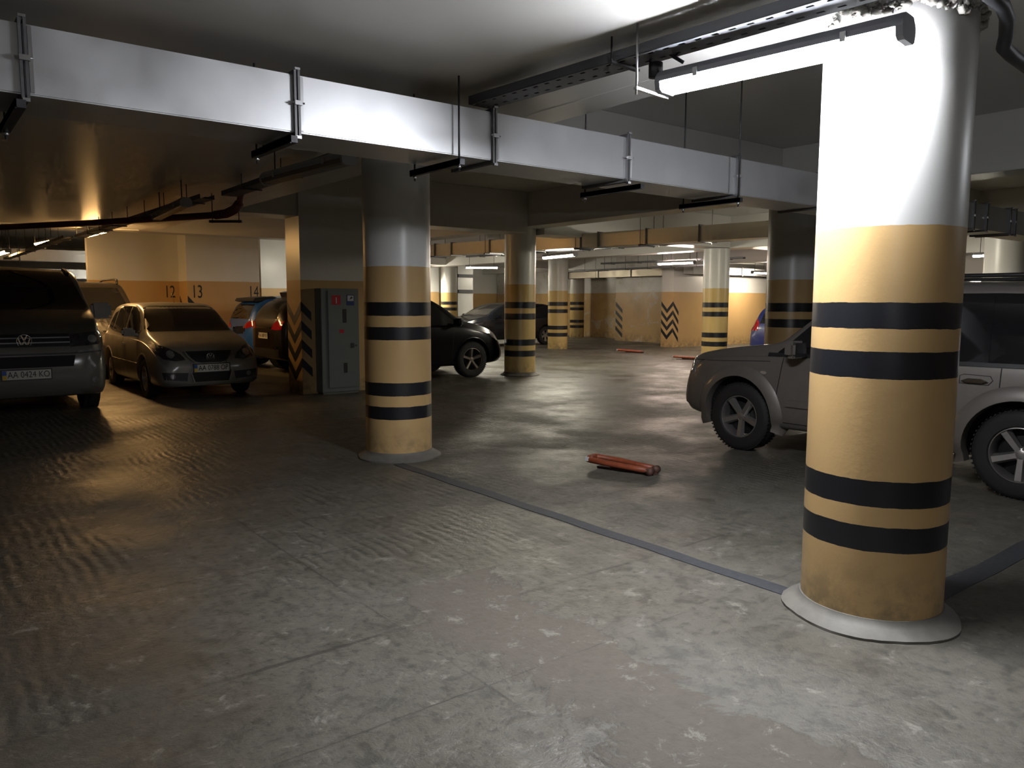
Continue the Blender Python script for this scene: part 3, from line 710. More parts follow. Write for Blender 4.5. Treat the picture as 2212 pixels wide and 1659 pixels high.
class Car:
    def __init__(s, name, keys, paint, loc, heading, label, axf, axr, r, tw=0.20, track=None, rimn=5, rims=M_ALLOY, group=None, liner_depth=0.30, rimfrac=0.64, spoke=0.05):
        s.keys = keys; s.root = empty(name, (*loc, 0), heading, label, 'car', group)
        bm = build_body(keys); s.bvh = BVHTree.FromBMesh(bm)
        me = bpy.data.meshes.new('body'); bm.to_mesh(me); bm.free()
        me.materials.append(paint); me.materials.append(M_LINER)
        body = bpy.data.objects.new('body', me); COL.objects.link(body)
        K = np.array(keys); hw = K[:, 2].max(); tr = track or hw - 0.02 - tw / 2
        cb = bmesh.new()
        for ax in (axf, axr):
            for sg in (-1, 1):
                M = Matrix.Translation((ax, sg * (hw + 0.3 - (0.3 + liner_depth) / 2 + 0.0), r + 0.02)) @ Matrix.Rotation(PI / 2, 4, 'X')
                bmesh.ops.create_cone(cb, cap_ends=True, segments=40, radius1=r + 0.055, radius2=r + 0.055, depth=0.3 + liner_depth, matrix=M)
        cm = bpy.data.meshes.new('cut'); cb.to_mesh(cm); cb.free(); co = bpy.data.objects.new('cut', cm); COL.objects.link(co)
        md = body.modifiers.new('b', 'BOOLEAN'); md.operation = 'DIFFERENCE'; md.object = co
        for solver, dz in (('EXACT', 0.0), ('EXACT', 0.0031), ('EXACT', -0.0043), ('FAST', 0.0), ('FAST', 0.0037)):
            md.solver = solver; co.location.z = dz; co.location.x = dz * 0.7
            bpy.context.view_layer.update()
            me2 = bpy.data.meshes.new_from_object(body.evaluated_get(bpy.context.evaluated_depsgraph_get()))
            ymax = max(abs(v.co.y) for v in me2.vertices); zmin = min(v.co.z for v in me2.vertices)
            if ymax < hw + 0.03 and zmin > 0.1 and len(me2.vertices) > len(me.vertices) * 0.6: break
        pass
        body.modifiers.clear(); body.data = me2; bpy.data.objects.remove(co); bpy.data.meshes.remove(cm)
        if len(me2.materials) < 2: me2.materials.append(M_LINER)
        for p in me2.polygons:
            c = p.center; p.use_smooth = True; p.material_index = 0
            for ax in (axf, axr):
                d = math.hypot(c.x - ax, c.z - r - 0.02)
                if d < r + 0.057 and abs(c.y) > hw - liner_depth - 0.01 and abs(c.z) < 2 * r + 0.1 and (abs(p.normal.y) > 0.98 and abs(c.y) < hw - liner_depth + 0.02 or d > r + 0.03 and abs(p.normal.y) < 0.2):
                    p.material_index = 1; p.use_smooth = False
        try: me2.set_sharp_from_angle(angle=math.radians(38))
        except Exception: pass
        body.parent = s.root; s.body = body; s.hw = hw
        for ax in (axf, axr):
            for sg in (-1, 1): s.wheel(ax, sg, tr, r, tw, rimn, rims, rimfrac, spoke)
        s.r = r; s.axf = axf; s.axr = axr; s.tr = tr
    def wheel(s, ax, sg, tr, r, tw, n, rims, rf, spoke):
        M = Matrix.Translation((ax, sg * tr, r)) @ Matrix.Rotation(-sg * PI / 2, 4, 'X')
        rr = r * rf; h = tw / 2
        bm = bmesh.new()
        lathe(bm, [(rr * 0.97, -h * 0.8), (rr * 1.04, -h * 0.96), (r * 0.86, -h), (r * 0.955, -h * 0.88), (r * 0.992, -h * 0.7), (r * 0.985, -h * 0.62), (r, -h * 0.5), (r, h * 0.5), (r * 0.985, h * 0.62), (r * 0.992, h * 0.7), (r * 0.955, h * 0.88), (r * 0.86, h), (rr * 1.04, h * 0.96), (rr * 0.97, h * 0.8)], 56, M, close=True)
        if r > 0.33:   # tread blocks
            for k in range(56):
                a = 2 * PI * k / 56; MM = M @ Matrix.Rotation(a, 4, 'Z')
                for z0 in (-0.86, 0.52): box(bm, r * 0.985, r * 1.008, -0.008, 0.008, h * z0, h * (z0 + 0.34), 0, MM)
        fixn(bm); tyre = link('wheel', bm, M_RUBBER, s.root, smooth=True, autosm=40)
        bm = bmesh.new()
        lathe(bm, [(rr * 0.90, -h * 0.7), (rr * 0.99, -h * 0.75), (rr, h * 0.72), (rr * 1.01, h * 0.86), (rr * 0.965, h * 0.88), (rr * 0.93, h * 0.70), (rr * 0.90, h * 0.35)], 48, M, close=True)
        lathe(bm, [(0.001, h * 0.62), (rr * 0.13, h * 0.62), (rr * 0.24, h * 0.52), (rr * 0.26, h * 0.30), (rr * 0.26, -0.02), (0.001, -0.02)], 32, M)
        for k in range(n):
            a = 2 * PI * k / n + PI / 2; MM = M @ Matrix.Rotation(a, 4, 'Z')
            w0, w1 = spoke * 0.75, spoke
            P0 = [(rr * 0.15, -w0, h * 0.32), (rr * 0.15, w0, h * 0.32), (rr * 0.93, w1, h * 0.45), (rr * 0.93, -w1, h * 0.45)]
            P1 = [(rr * 0.15, -w0 * 0.6, h * 0.58), (rr * 0.15, w0 * 0.6, h * 0.58), (rr * 0.94, w1 * 0.55, h * 0.80), (rr * 0.94, -w1 * 0.55, h * 0.80)]
            A = [bm.verts.new(MM @ Vector(p)) for p in P0]; B = [bm.verts.new(MM @ Vector(p)) for p in P1]
            bm.faces.new(A[::-1]); bm.faces.new(B)
            for i in range(4): bm.faces.new((A[i], A[(i + 1) % 4], B[(i + 1) % 4], B[i]))
        fixn(bm); link('rim', bm, rims, tyre, smooth=True, autosm=35)
        bm = bmesh.new(); lathe(bm, [(0.001, -h * 0.1), (rr * 0.88, -h * 0.1), (rr * 0.88, -h * 0.3), (0.001, -h * 0.3)], 32, M); fixn(bm); link('brake_disc', bm, M_LINER, tyre)
    def cast(s, plane, u, v, sg=1):
        o, d = {'side': (Vector((u, sg * 3, v)), Vector((0, -sg, 0))), 'front': (Vector((6, u, v)), Vector((-1, 0, 0))),
                'rear': (Vector((-6, u, v)), Vector((1, 0, 0))), 'top': (Vector((u, v, 5)), Vector((0, 0, -1)))}[plane]
        loc, nor, i, dist = s.bvh.ray_cast(o, d)
        if loc is None or (plane in ('front', 'rear') and dist > 6.4):
            if loc is None:
                q = {'side': Vector((u, sg * s.hw, v)), 'front': Vector((s.keys[-1][0] - 0.1, u, v)), 'rear': Vector((s.keys[0][0] + 0.1, u, v)), 'top': Vector((u, v, 1.0))}[plane]
                loc, nor, i, dist = s.bvh.find_nearest(q)
        if nor.dot(d) > 0: nor = -nor
        return loc, nor
    def patch(s, name, poly, plane, mat, off=0.004, sg=1, parent=None, step=0.06, sink=0.012, label=None):
        P = resample(poly, step); n = len(P); pts = [Vector((p.x, p.y)) for p in P]
        us = [p.x for p in pts]; vs = [p.y for p in pts]
        u = min(us) + step * 0.5
        while u < max(us):
            v = min(vs) + step * 0.5
            while v < max(vs):
                # inside test
                c = False; j = n - 1
                for i in range(n):
                    if (pts[i].y > v) != (pts[j].y > v) and u < (pts[j].x - pts[i].x) * (v - pts[i].y) / (pts[j].y - pts[i].y) + pts[i].x: c = not c
                    j = i
                if c and min((Vector((u, v)) - q).length for q in pts[:n]) > step * 0.3: pts.append(Vector((u, v)))
                v += step
            u += step
        r = delaunay_2d_cdt(pts, [(i, (i + 1) % n) for i in range(n)], [], 1, 1e-5)
        V, E_, Fc = r[0], r[1], r[2]
        bm = bmesh.new(); top = []; bot = []
        for p in V:
            loc, nor = s.cast(plane, p.x, p.y, sg)
            top.append(bm.verts.new(loc + nor * off)); bot.append(bm.verts.new(loc - nor * sink))
        cnt = {}
        for f in Fc:
            try: bm.faces.new([top[i] for i in f])
            except ValueError: continue
            bm.faces.new([bot[i] for i in f][::-1])
            for a, b in zip(f, list(f[1:]) + [f[0]]): cnt[(a, b)] = 1
        for (a, b) in list(cnt):
            if (b, a) not in cnt: bm.faces.new((top[b], top[a], bot[a], bot[b]))
        fixn(bm)
        o = link(name, bm, mat, parent or s.root, smooth=True, autosm=45)
        if label: o['label'] = label
        return o
    def seam(s, pts, plane, sg=1, wd=0.008, mat=None, name='door_seam', off=0.0015, parent=None):
        L = resample(pts, 0.05, closed=False) + [Vector(pts[-1])]
        bm = bmesh.new(); prev = None
        for i, p in enumerate(L):
            d = (L[min(i + 1, len(L) - 1)] - L[max(i - 1, 0)]).normalized(); nn = Vector((-d.y, d.x)) * wd / 2
            row = []
            for q in (p + nn, p - nn):
                loc, nor = s.cast(plane, q.x, q.y, sg); row.append(bm.verts.new(loc + nor * off)); row.append(bm.verts.new(loc - nor * 0.006))
            if prev:
                bm.faces.new((prev[0], row[0], row[2], prev[2])); bm.faces.new((prev[0], prev[1], row[1], row[0])); bm.faces.new((prev[2], row[2], row[3], prev[3]))
            prev = row
        fixn(bm); return link(name, bm, mat or M_LINER, parent or s.root)
    def arch(s, ax, sg, mat, r0=None, wd=0.07, out=0.02, a0=-8, a1=188):
        r0 = r0 or s.r + 0.05; bm = bmesh.new(); prev = None
        for k in range(29):
            a = math.radians(a0 + (a1 - a0) * k / 28); row = []
            for rr, o in ((r0, out * 0.2), (r0 + 0.004, out), (r0 + wd * 0.6, out * 0.9), (r0 + wd, 0.002), (r0 + wd, -0.02), (r0, -0.06)):
                x = ax + rr * math.cos(a); z = s.r + 0.02 + rr * math.sin(a)
                loc, nor = s.cast('side', x, z, sg); row.append(bm.verts.new((x, loc.y + sg * o, z)))
            if prev:
                for i in range(6): bm.faces.new((prev[i], row[i], row[(i + 1) % 6], prev[(i + 1) % 6]))
            prev = row
        fixn(bm); return link('wheel_arch', bm, mat, s.root, smooth=True, autosm=50)
    def mirrors(s, x, z, mat, size=(0.10, 0.24, 0.15)):
        for sg in (-1, 1):
            loc, nor = s.cast('side', x, z, sg)
            bm = bmesh.new(); M = Matrix.Translation((x, loc.y + sg * (size[1] / 2 + 0.04), z + size[2] * 0.4))
            bmesh.ops.create_cube(bm, size=1, matrix=M @ Matrix.Diagonal((size[0], size[1], size[2], 1)))
            bmesh.ops.bevel(bm, geom=bm.edges[:], offset=0.035, segments=4, affect='EDGES')
            box(bm, x - 0.03, x + 0.03, min(loc.y, loc.y + sg * 0.09) - 0.0, max(loc.y, loc.y + sg * 0.09), z - 0.01, z + 0.03)
            o = link('wing_mirror', bm, mat, s.root, smooth=True, autosm=40)
            bm = bmesh.new(); box(bm, x - size[0] / 2 - 0.004, x - size[0] / 2 - 0.0005, loc.y + sg * 0.06 if sg > 0 else loc.y - 0.02 - size[1], loc.y + 0.02 + size[1] if sg > 0 else loc.y - 0.06, z, z + size[2] * 0.8)
            link('mirror_glass', bm, M_GLASS, o)
    def plate(s, z, y, text, front=True, wd=0.52, ht=0.112, x=None):
        loc, nor = s.cast('front' if front else 'rear', y, z); d = 1 if front else -1
        xx = (x if x is not None else loc.x + d * 0.006)
        bm = bmesh.new(); box(bm, min(xx, xx + d * 0.012), max(xx, xx + d * 0.012), y - wd / 2 - 0.015, y + wd / 2 + 0.015, z - ht / 2 - 0.014, z + ht / 2 + 0.014)
        fr = link('number_plate', bm, M_TRIM, s.root)
        x2 = xx + d * 0.0125
        bm = bmesh.new(); box(bm, min(x2, x2 + d * 0.002), max(x2, x2 + d * 0.002), y - wd / 2, y + wd / 2, z - ht / 2, z + ht / 2); link('plate_face', bm, M_PLATE, fr)
        x3 = x2 + d * 0.0035
        lf = y - d * (wd / 2 - 0.001); rt = lf + d * 0.045
        bm = bmesh.new(); box(bm, min(x2, x3), max(x2, x3), min(lf, rt), max(lf, rt), z - ht / 2 + 0.002, z, 0); box(bm, min(x2, x3), max(x2, x3), min(lf, rt), max(lf, rt), z, z + ht / 2 - 0.002, 1)
        link('plate_flag', bm, [M_YEL, M_PBLUE], fr)
        b = text_bm(text, 0.098, 0.0008)
        R = Matrix.Rotation(PI / 2, 4, 'Z') @ Matrix.Rotation(PI / 2, 4, 'X')
        if not front: R = Matrix.Rotation(PI, 4, 'Z') @ R
        xf(b, Matrix.Translation((x3, y + d * 0.022, z)) @ R @ Matrix.Diagonal((0.86, 1.12, 1, 1)))
        link('plate_text', b, M_PTXT, fr)
    def logo(s, y, z, r, x=None):
        loc, nor = s.cast('front', y, z); xx = (x or loc.x) + 0.016
        bm = bmesh.new(); M = Matrix.Translation((xx, y, z)) @ Matrix.Rotation(PI / 2, 4, 'Y')
        lathe(bm, [(r * 0.88, -0.012), (r, -0.012), (r, 0.006), (r * 0.94, 0.010), (r * 0.88, 0.006)], 40, M, close=True)
        def st(p, q, t=0.13):
            bar(bm, (xx, y + p[0] * r, z + p[1] * r), (xx, y + q[0] * r, z + q[1] * r), t * r, 0.014)
        for m in (-1, 1):
            st((m * 0.36, 0.82), (m * 0.02, 0.12)); st((m * 0.76, 0.46), (m * 0.36, -0.72)); st((m * 0.36, -0.72), (m * 0.02, -0.02))
        fixn(bm); link('badge', bm, M_CHROME, s.root)

def sc_keys(K, sx, sy, sz): return [(x * sx, zb * sz if i else zb * sz, w * sy, zs * sz, wt * sy, zt * sz) for i, (x, zb, w, zs, wt, zt) in enumerate(K)]
def mir(poly): return [(-u, v) for u, v in poly][::-1]
HATCH = [(-1.96, .40, .50, .60, .42, .74), (-1.94, .30, .68, .70, .52, .88), (-1.86, .26, .77, .86, .57, 1.10), (-1.74, .23, .81, .90, .59, 1.30), (-1.50, .20, .825, .91, .60, 1.42),
         (-.7, .19, .828, .90, .61, 1.475), (-.05, .19, .828, .89, .60, 1.465), (.28, .19, .828, .885, .60, 1.40), (.70, .19, .827, .875, .63, 1.17), (.98, .19, .825, .865, .67, 1.01),
         (1.30, .19, .82, .82, .68, .935), (1.60, .20, .81, .735, .66, .86), (1.78, .205, .79, .65, .62, .775), (1.88, .21, .745, .56, .57, .68), (1.935, .22, .68, .49, .50, .59), (1.96, .27, .58, .43, .42, .51)]
XTRAIL = [(-2.26, .46, .6, .7, .5, .92), (-2.22, .36, .78, .92, .62, 1.22), (-2.12, .32, .85, 1.0, .68, 1.50), (-1.95, .30, .87, 1.01, .70, 1.60), (-1.5, .28, .885, 1.01, .71, 1.66), (-.5, .27, .887, 1.0, .71, 1.69),
          (.05, .27, .887, .99, .70, 1.66), (.35, .27, .887, .985, .71, 1.54), (.62, .27, .886, .98, .74, 1.32), (.90, .27, .885, .975, .77, 1.115), (1.3, .28, .88, .95, .77, 1.06), (1.70, .30, .86, .90, .75, .995),
          (1.93, .32, .81, .80, .70, .93), (2.04, .34, .74, .66, .63, .82), (2.10, .36, .66, .56, .55, .68), (2.14, .42, .54, .52, .46, .60)]
CROSS = [(-2.15, .45, .6, .75, .5, .93), (-2.11, .36, .76, .92, .58, 1.10), (-1.98, .31, .85, 1.05, .62, 1.32), (-1.75, .28, .89, 1.06, .65, 1.48), (-1.3, .25, .90, 1.04, .67, 1.60), (-.3, .24, .90, 1.02, .67, 1.63),
         (.2, .24, .90, 1.01, .66, 1.58), (.6, .24, .90, 1.0, .68, 1.40), (1.0, .24, .90, .98, .73, 1.14), (1.35, .25, .89, .92, .73, 1.06), (1.7, .26, .86, .82, .69, .96), (1.93, .28, .79, .68, .61, .83), (2.06, .31, .69, .55, .53, .70), (2.12, .35, .58, .48, .44, .58), (2.15, .41, .48, .45, .38, .53)]
VAN = [(-2.45, .45, .80, .95, .68, 1.5), (-2.42, .36, .90, 1.05, .78, 1.80), (-2.3, .30, .94, 1.10, .82, 1.93), (-1.5, .27, .952, 1.12, .83, 1.97), (.5, .26, .952, 1.12, .83, 1.97), (.85, .26, .952, 1.12, .82, 1.93), (1.1, .26, .952, 1.13, .82, 1.83),
       (1.45, .26, .95, 1.14, .84, 1.56), (1.68, .26, .95, 1.15, .86, 1.40), (1.95, .26, .945, 1.10, .85, 1.31), (2.18, .26, .935, 1.02, .82, 1.21), (2.31, .27, .91, .90, .78, 1.09), (2.39, .28, .87, .76, .72, .94), (2.43, .30, .81, .62, .66, .78), (2.45, .36, .72, .52, .58, .62)]
WAGON = sc_keys(CROSS, 1.08, 0.99, 0.90)

# silver hatchback facing the aisle
c = Car('hatchback', sc_keys(HATCH, 1, 0.97, 1), P_POLO, (3.66, 14.08), -PI / 2, 'silver hatchback with plate AA 0788 OP parked nose out beside the van', 1.16, -1.30, 0.30, tw=0.19, rimn=7, spoke=0.03)
c.patch('windshield', [(-.62, 1.015), (.62, 1.015), (.665, 1.05), (.55, 1.375), (.45, 1.41), (-.45, 1.41), (-.55, 1.375), (-.665, 1.05)], 'front', M_GLASS)
c.patch('rear_window', [(-.55, 1.02), (.55, 1.02), (.48, 1.32), (-.48, 1.32)], 'rear', M_GLASS)
for sg in (-1, 1):
    c.patch('side_window', [(.62, .93), (.72, 1.02), (.30, 1.31), (.12, 1.38), (-.16, 1.40), (-.16, .94)], 'side', M_GLASS, sg=sg)
    c.patch('side_window', [(-.22, .94), (-.22, 1.40), (-.80, 1.40), (-1.02, 1.33), (-1.10, .98)], 'side', M_GLASS, sg=sg)
    c.patch('side_window', [(-1.16, .99), (-1.09, 1.32), (-1.32, 1.28), (-1.52, 1.10), (-1.50, 1.03)], 'side', M_GLASS, sg=sg)
    c.seam([(.80, .30), (.86, .60), (.80, .86)], 'side', sg); c.seam([(-.19, .25), (-.19, .93)], 'side', sg)
    c.seam([(.84, .50), (-1.0, .50)], 'side', sg, wd=0.045, mat=P_POLO, name='rubbing_strip', off=0.012)
    c.patch('headlight', [(sg * a, b) for a, b in ((.36, .615), (.50, .60), (.66, .63), (.74, .72), (.755, .83), (.70, .845), (.56, .79), (.42, .70))], 'front', M_LENSD, step=0.04)
    c.patch('headlamp_reflector', [(sg * (.56 + .055 * math.cos(a)), .70 + .055 * math.sin(a)) for a in np.linspace(0, 2 * PI, 13)[:-1]], 'front', M_LENS, off=0.008, step=0.03)
    c.patch('fog_lamp_grille', [(sg * a, b) for a, b in ((.36, .30), (.68, .33), (.70, .44), (.34, .42))], 'front', M_TRIM)
    c.patch('fog_lamp', [(sg * (.56 + .038 * math.cos(a)), .375 + .038 * math.sin(a)) for a in np.linspace(0, 2 * PI, 13)[:-1]], 'front', M_LENS, off=0.01, step=0.03)
    c.patch('door_handle', [(-.02, .77), (-.02, .80), (-.15, .805), (-.15, .775)], 'side', P_POLO, off=0.03, sg=sg, step=.03)
    c.patch('tail_light', [(sg * a, b) for a, b in ((.50, .86), (.72, .84), (.72, 1.0), (.55, 1.02))], 'rear', M_TAIL)
    c.arch(1.16, sg, P_POLO, wd=0.03, out=0.008); c.arch(-1.30, sg, P_POLO, wd=0.03, out=0.008)
c.patch('grille', [(-.34, .735), (.34, .735), (.29, .655), (.22, .585), (.14, .565), (-.14, .565), (-.22, .585), (-.29, .655)], 'front', M_TRIM)
c.patch('lower_grille', [(-.30, .42), (.30, .42), (.25, .28), (-.25, .28)], 'front', M_LINER)
for z in (.62, .655, .69): c.seam([(-.26, z), (.26, z)], 'front', wd=0.01, mat=M_TRIM, name='grille_bar', off=0.012)
c.seam([(-.70, .285), (0, .262), (.70, .285)], 'front', wd=0.02, mat=P_POLO, name='bumper_lip', off=0.015)
c.seam([(.36, .735), (.33, .66), (.24, .57), (.30, .42), (.26, .28)], 'front', wd=0.018, mat=P_POLO, name='grille_surround', off=0.015)
c.seam([(-.36, .735), (-.33, .66), (-.24, .57), (-.30, .42), (-.26, .28)], 'front', wd=0.018, mat=P_POLO, name='grille_surround', off=0.015)
c.plate(.485, 0, 'AA 0788 OP'); c.logo(0, .645, .062); c.mirrors(.66, .95, P_POLO, (0.10, 0.20, 0.13))
bm = bmesh.new(); tube(bm, [(.05, 0, 1.46), (-.12, 0, 1.62)], 0.003, 6); link('aerial', bm, M_TRIM, c.root)

# grey van
c = Car('van', VAN, P_VAN, (1.17, 13.75), -PI / 2, 'dusty grey van with plate AA 0424 KO at the left edge', 1.50, -1.50, 0.335, tw=0.22, rimn=5)
c.patch('windshield', [(-.80, 1.375), (.80, 1.375), (.84, 1.42), (.73, 1.86), (.66, 1.905), (-.66, 1.905), (-.73, 1.86), (-.84, 1.42)], 'front', M_GLASS)
for sg in (-1, 1):
    c.patch('side_window', [(1.42, 1.22), (1.25, 1.42), (.92, 1.78), (.42, 1.82), (.42, 1.18)], 'side', M_GLASS, sg=sg)
    c.patch('side_window', [(.30, 1.20), (.30, 1.80), (-.85, 1.80), (-.85, 1.20)], 'side', M_GLASS, sg=sg)
    c.patch('side_window', [(-.95, 1.20), (-.95, 1.80), (-2.1, 1.78), (-2.15, 1.22)], 'side', M_GLASS, sg=sg)
    c.seam([(1.05, .38), (1.12, .7), (1.45, 1.18)], 'side', sg); c.seam([(.36, .3), (.36, 1.82)], 'side', sg)
    c.patch('headlight', [(sg * a, b) for a, b in ((.50, .905), (.84, .93), (.90, 1.02), (.875, 1.10), (.52, 1.065))], 'front', M_LENSD, step=.04)
    c.patch('headlamp_reflector', [(sg * (.76 + .055 * math.cos(a)), 1.00 + .05 * math.sin(a)) for a in np.linspace(0, 2 * PI, 13)[:-1]], 'front', M_LENS, off=0.008, step=.03)
    c.patch('indicator', [(sg * a, b) for a, b in ((.58, .855), (.86, .885), (.87, .86), (.58, .83))], 'front', M_LENS, step=.03)
    c.patch('fog_lamp', [(sg * (.76 + .04 * math.cos(a)), .475 + .04 * math.sin(a)) for a in np.linspace(0, 2 * PI, 13)[:-1]], 'front', M_LENS, off=0.01, step=.03)
    c.patch('roof_rail_foot', [(1.0 - .02, sg * .70), (.6, sg * .70), (.6, sg * .74), (.98, sg * .74)], 'top', M_TRIM, off=0.03)
c.patch('grille', [(-.50, 1.075), (.50, 1.075), (.50, .915), (-.50, .915)], 'front', M_TRIM)
for z in (.965, 1.025): c.seam([(-.50, z), (.50, z)], 'front', wd=0.014, mat=M_HOUS, name='grille_bar', off=0.010)
c.patch('lower_grille', [(-.55, .80), (.55, .80), (.52, .66), (-.52, .66)], 'front', M_LINER)
c.seam([(-.86, .84), (-.5, .825), (.5, .825), (.86, .84)], 'front', wd=0.02, mat=M_TRIM, name='bumper_strip', off=0.004)
c.plate(.578, 0, 'AA 0424 KO'); c.logo(0, .99, .085); c.mirrors(1.36, 1.27, P_VAN, (0.13, 0.26, 0.22))
c.seam([(1.30, -.45), (1.31, .45)], 'top', wd=0.01, name='wiper', mat=M_TRIM, off=0.02)

# dark off-roader behind both
PR = sc_keys(XTRAIL, 1.07, 1.06, 1.13)
bx_ = empty('wall_box', (7.6, 23.97, 2.45), 0, 'small dark wall unit with hanging cord beyond the wall numbered 14', 'wall unit')
bm = bmesh.new(); box(bm, -0.25, 0.28, -0.12, 0.0, -0.12, 0.16); bmesh.ops.bevel(bm, geom=bm.edges[:], offset=0.02, segments=2, affect='EDGES'); link('casing', bm, M_DKSTEEL, bx_)
bm = bmesh.new(); tube(bm, [(0.05, -0.06, -0.12), (0.06, -0.06, -0.4), (0.05, -0.06, -0.62)], 0.008, 6); bmesh.ops.create_icosphere(bm, subdivisions=1, radius=0.03, matrix=Matrix.Translation((0.05, -0.06, -0.64))); link('cord', bm, M_CABLE, bx_)
c = Car('offroader', PR, P_PRADO, (2.98, 18.5), -PI / 2, 'dark off-road car with chrome grille bars parked behind the silver hatchback', 1.40, -1.40, 0.38, tw=0.24)
c.patch('windshield', [(-.74, 1.30), (.74, 1.30), (.62, 1.76), (-.62, 1.76)], 'front', M_GLASS)
c.patch('grille', [(-.40, 1.14), (.40, 1.14), (.36, .90), (-.36, .90)], 'front', M_TRIM)
for k in range(7):
    u = -.33 + .11 * k; c.patch('grille_bar', [(u - .025, .92), (u + .025, .92), (u + .025, 1.13), (u - .025, 1.13)], 'front', M_CHROME, off=0.02, step=.04)
c.seam([(-.40, 1.15), (.40, 1.15)], 'front', wd=0.03, mat=M_CHROME, name='chrome_strip', off=0.02)
for sg in (-1, 1):
    c.patch('headlight', [(sg * a, b) for a, b in ((.46, .93), (.74, .96), (.74, 1.10), (.46, 1.12))], 'front', M_LENS, step=.04)
    c.patch('side_window', [(.70, 1.15), (.34, 1.65), (-.25, 1.74), (-.25, 1.15)], 'side', M_GLASS, sg=sg)
    c.patch('side_window', [(-.32, 1.15), (-.32, 1.74), (-1.2, 1.74), (-1.2, 1.15)], 'side', M_GLASS, sg=sg)
    bm = bmesh.new(); tube(bm, [(.25, sg * .64, 1.84), (.15, sg * .66, 1.93), (-.2, sg * .67, 1.955), (-1.4, sg * .67, 1.95), (-1.75, sg * .66, 1.90), (-1.85, sg * .66, 1.82)], 0.02, 8)
    link('roof_rail', bm, M_TRIM, c.root, smooth=True)
c.mirrors(.78, 1.15, P_PRADO); c.seam([(-.6, .6), (.6, .6)], 'front', wd=0.12, mat=M_TRIM, name='bumper_intake')

# champagne off-roader on the right
c = Car('offroader', XTRAIL, P_XT, (7.48, 3.47), PI / 2, 'dusty champagne off-road car with five-spoke wheels parked behind the large lamp-lit column', 1.275, -1.255, 0.345, tw=0.235, rimn=5, spoke=0.042, rimfrac=0.62)
c.patch('windshield', [(-.70, 1.13), (.70, 1.13), (.75, 1.17), (.64, 1.56), (-.64, 1.56), (-.75, 1.17)], 'front', M_GLASS)
c.patch('rear_window', [(-.60, 1.08), (.60, 1.08), (.56, 1.50), (-.56, 1.50)], 'rear', M_GLASS)
for sg in (-1, 1):
    c.patch('side_window', [(.86, 1.02), (.50, 1.32), (.25, 1.50), (-.02, 1.545), (-.02, 1.02)], 'side', M_GLASS, sg=sg)
    c.patch('side_window', [(-.07, 1.02), (-.07, 1.55), (-.98, 1.55), (-1.0, 1.02)], 'side', M_GLASS, sg=sg)
    c.patch('side_window', [(-1.05, 1.02), (-1.03, 1.55), (-1.62, 1.53), (-1.88, 1.42), (-1.95, 1.05)], 'side', M_GLASS, sg=sg)
    c.patch('window_pillar_trim', [(.88, 1.0), (.50, 1.34), (.25, 1.525), (-.02, 1.57), (-1.03, 1.575), (-1.64, 1.555), (-1.92, 1.44), (-1.98, 1.02)], 'side', M_GLASS, sg=sg, off=0.001)
    c.patch('window_sill_trim', [(.96, .975), (.96, 1.01), (-1.95, 1.045), (-1.95, 1.015)], 'side', M_TRIM, sg=sg, off=0.008)
    c.seam([(.80, .34), (.84, .55), (.80, .80), (.78, .97)], 'side', sg); c.seam([(-.045, .32), (-.045, 1.0)], 'side', sg)
    c.seam([(-.98, .66), (-1.10, .82), (-1.10, 1.0)], 'side', sg)
    c.seam([(.80, .345), (-.80, .345)], 'side', sg)
    c.seam([(2.0, .885), (1.5, .90), (.92, .93)], 'side', sg, wd=0.006, name='bonnet_seam')
    c.patch('side_moulding', [(.72, .51), (.72, .56), (.70, .575), (-.70, .575), (-.72, .51)], 'side', P_XT, off=0.018, sg=sg)
    for ax in (1.275, -1.255): c.arch(ax, sg, P_XT, wd=0.115, out=0.035, a0=-18, a1=198)
    c.patch('side_repeater', [(.98 + .035 * math.cos(a), .815 + .018 * math.sin(a)) for a in np.linspace(0, 2 * PI, 13)[:-1]], 'side', M_LENS, off=0.012, sg=sg, step=.02)
    for xh in (-.94, .10):
        h = c.patch('handle_recess', [(xh + .13, .865), (xh + .13, .925), (xh + .10, .935), (xh - .09, .93), (xh - .11, .90), (xh - .08, .865)], 'side', P_XT, off=0.003, sg=sg, step=.03)
        c.seam([(xh + .13, .865), (xh + .13, .925), (xh + .10, .937), (xh - .09, .932), (xh - .11, .90), (xh - .08, .863), (xh + .13, .865)], 'side', sg, wd=0.005, name='handle_outline', off=0.005, parent=h)
        c.patch('door_handle', [(xh + .11, .885), (xh + .06, .905), (xh - .04, .905), (xh - .08, .89), (xh - .04, .875), (xh + .07, .873)], 'side', M_CHROME, off=0.035, sg=sg, step=.03, parent=h)
    c.patch('headlight', [(sg * a, b) for a, b in ((.42, .73), (.64, .75), (.78, .80), (.79, .88), (.66, .885), (.44, .85))], 'front', M_LENS, step=.04)
    c.patch('corner_light', [(1.86, .76), (1.98, .74), (1.99, .86), (1.88, .88)], 'side', M_LENS, sg=sg, step=.03)
    c.patch('tail_light', [(sg * a, b) for a, b in ((.60, .95), (.74, .95), (.68, 1.45), (.58, 1.45))], 'rear', M_TAIL)
    bm = bmesh.new(); tube(bm, [(.0, sg * .62, 1.665), (-.1, sg * .64, 1.72), (-1.5, sg * .66, 1.715), (-1.65, sg * .66, 1.65)], 0.017, 8); link('roof_rail', bm, M_TRIM, c.root, smooth=True)
c.patch('grille', [(-.36, .86), (.36, .86), (.32, .72), (-.32, .72)], 'front', M_TRIM)
c.patch('lower_grille', [(-.5, .50), (.5, .50), (.46, .40), (-.46, .40)], 'front', M_LINER)
c.mirrors(.58, 1.0, P_XT, (0.12, 0.22, 0.16))

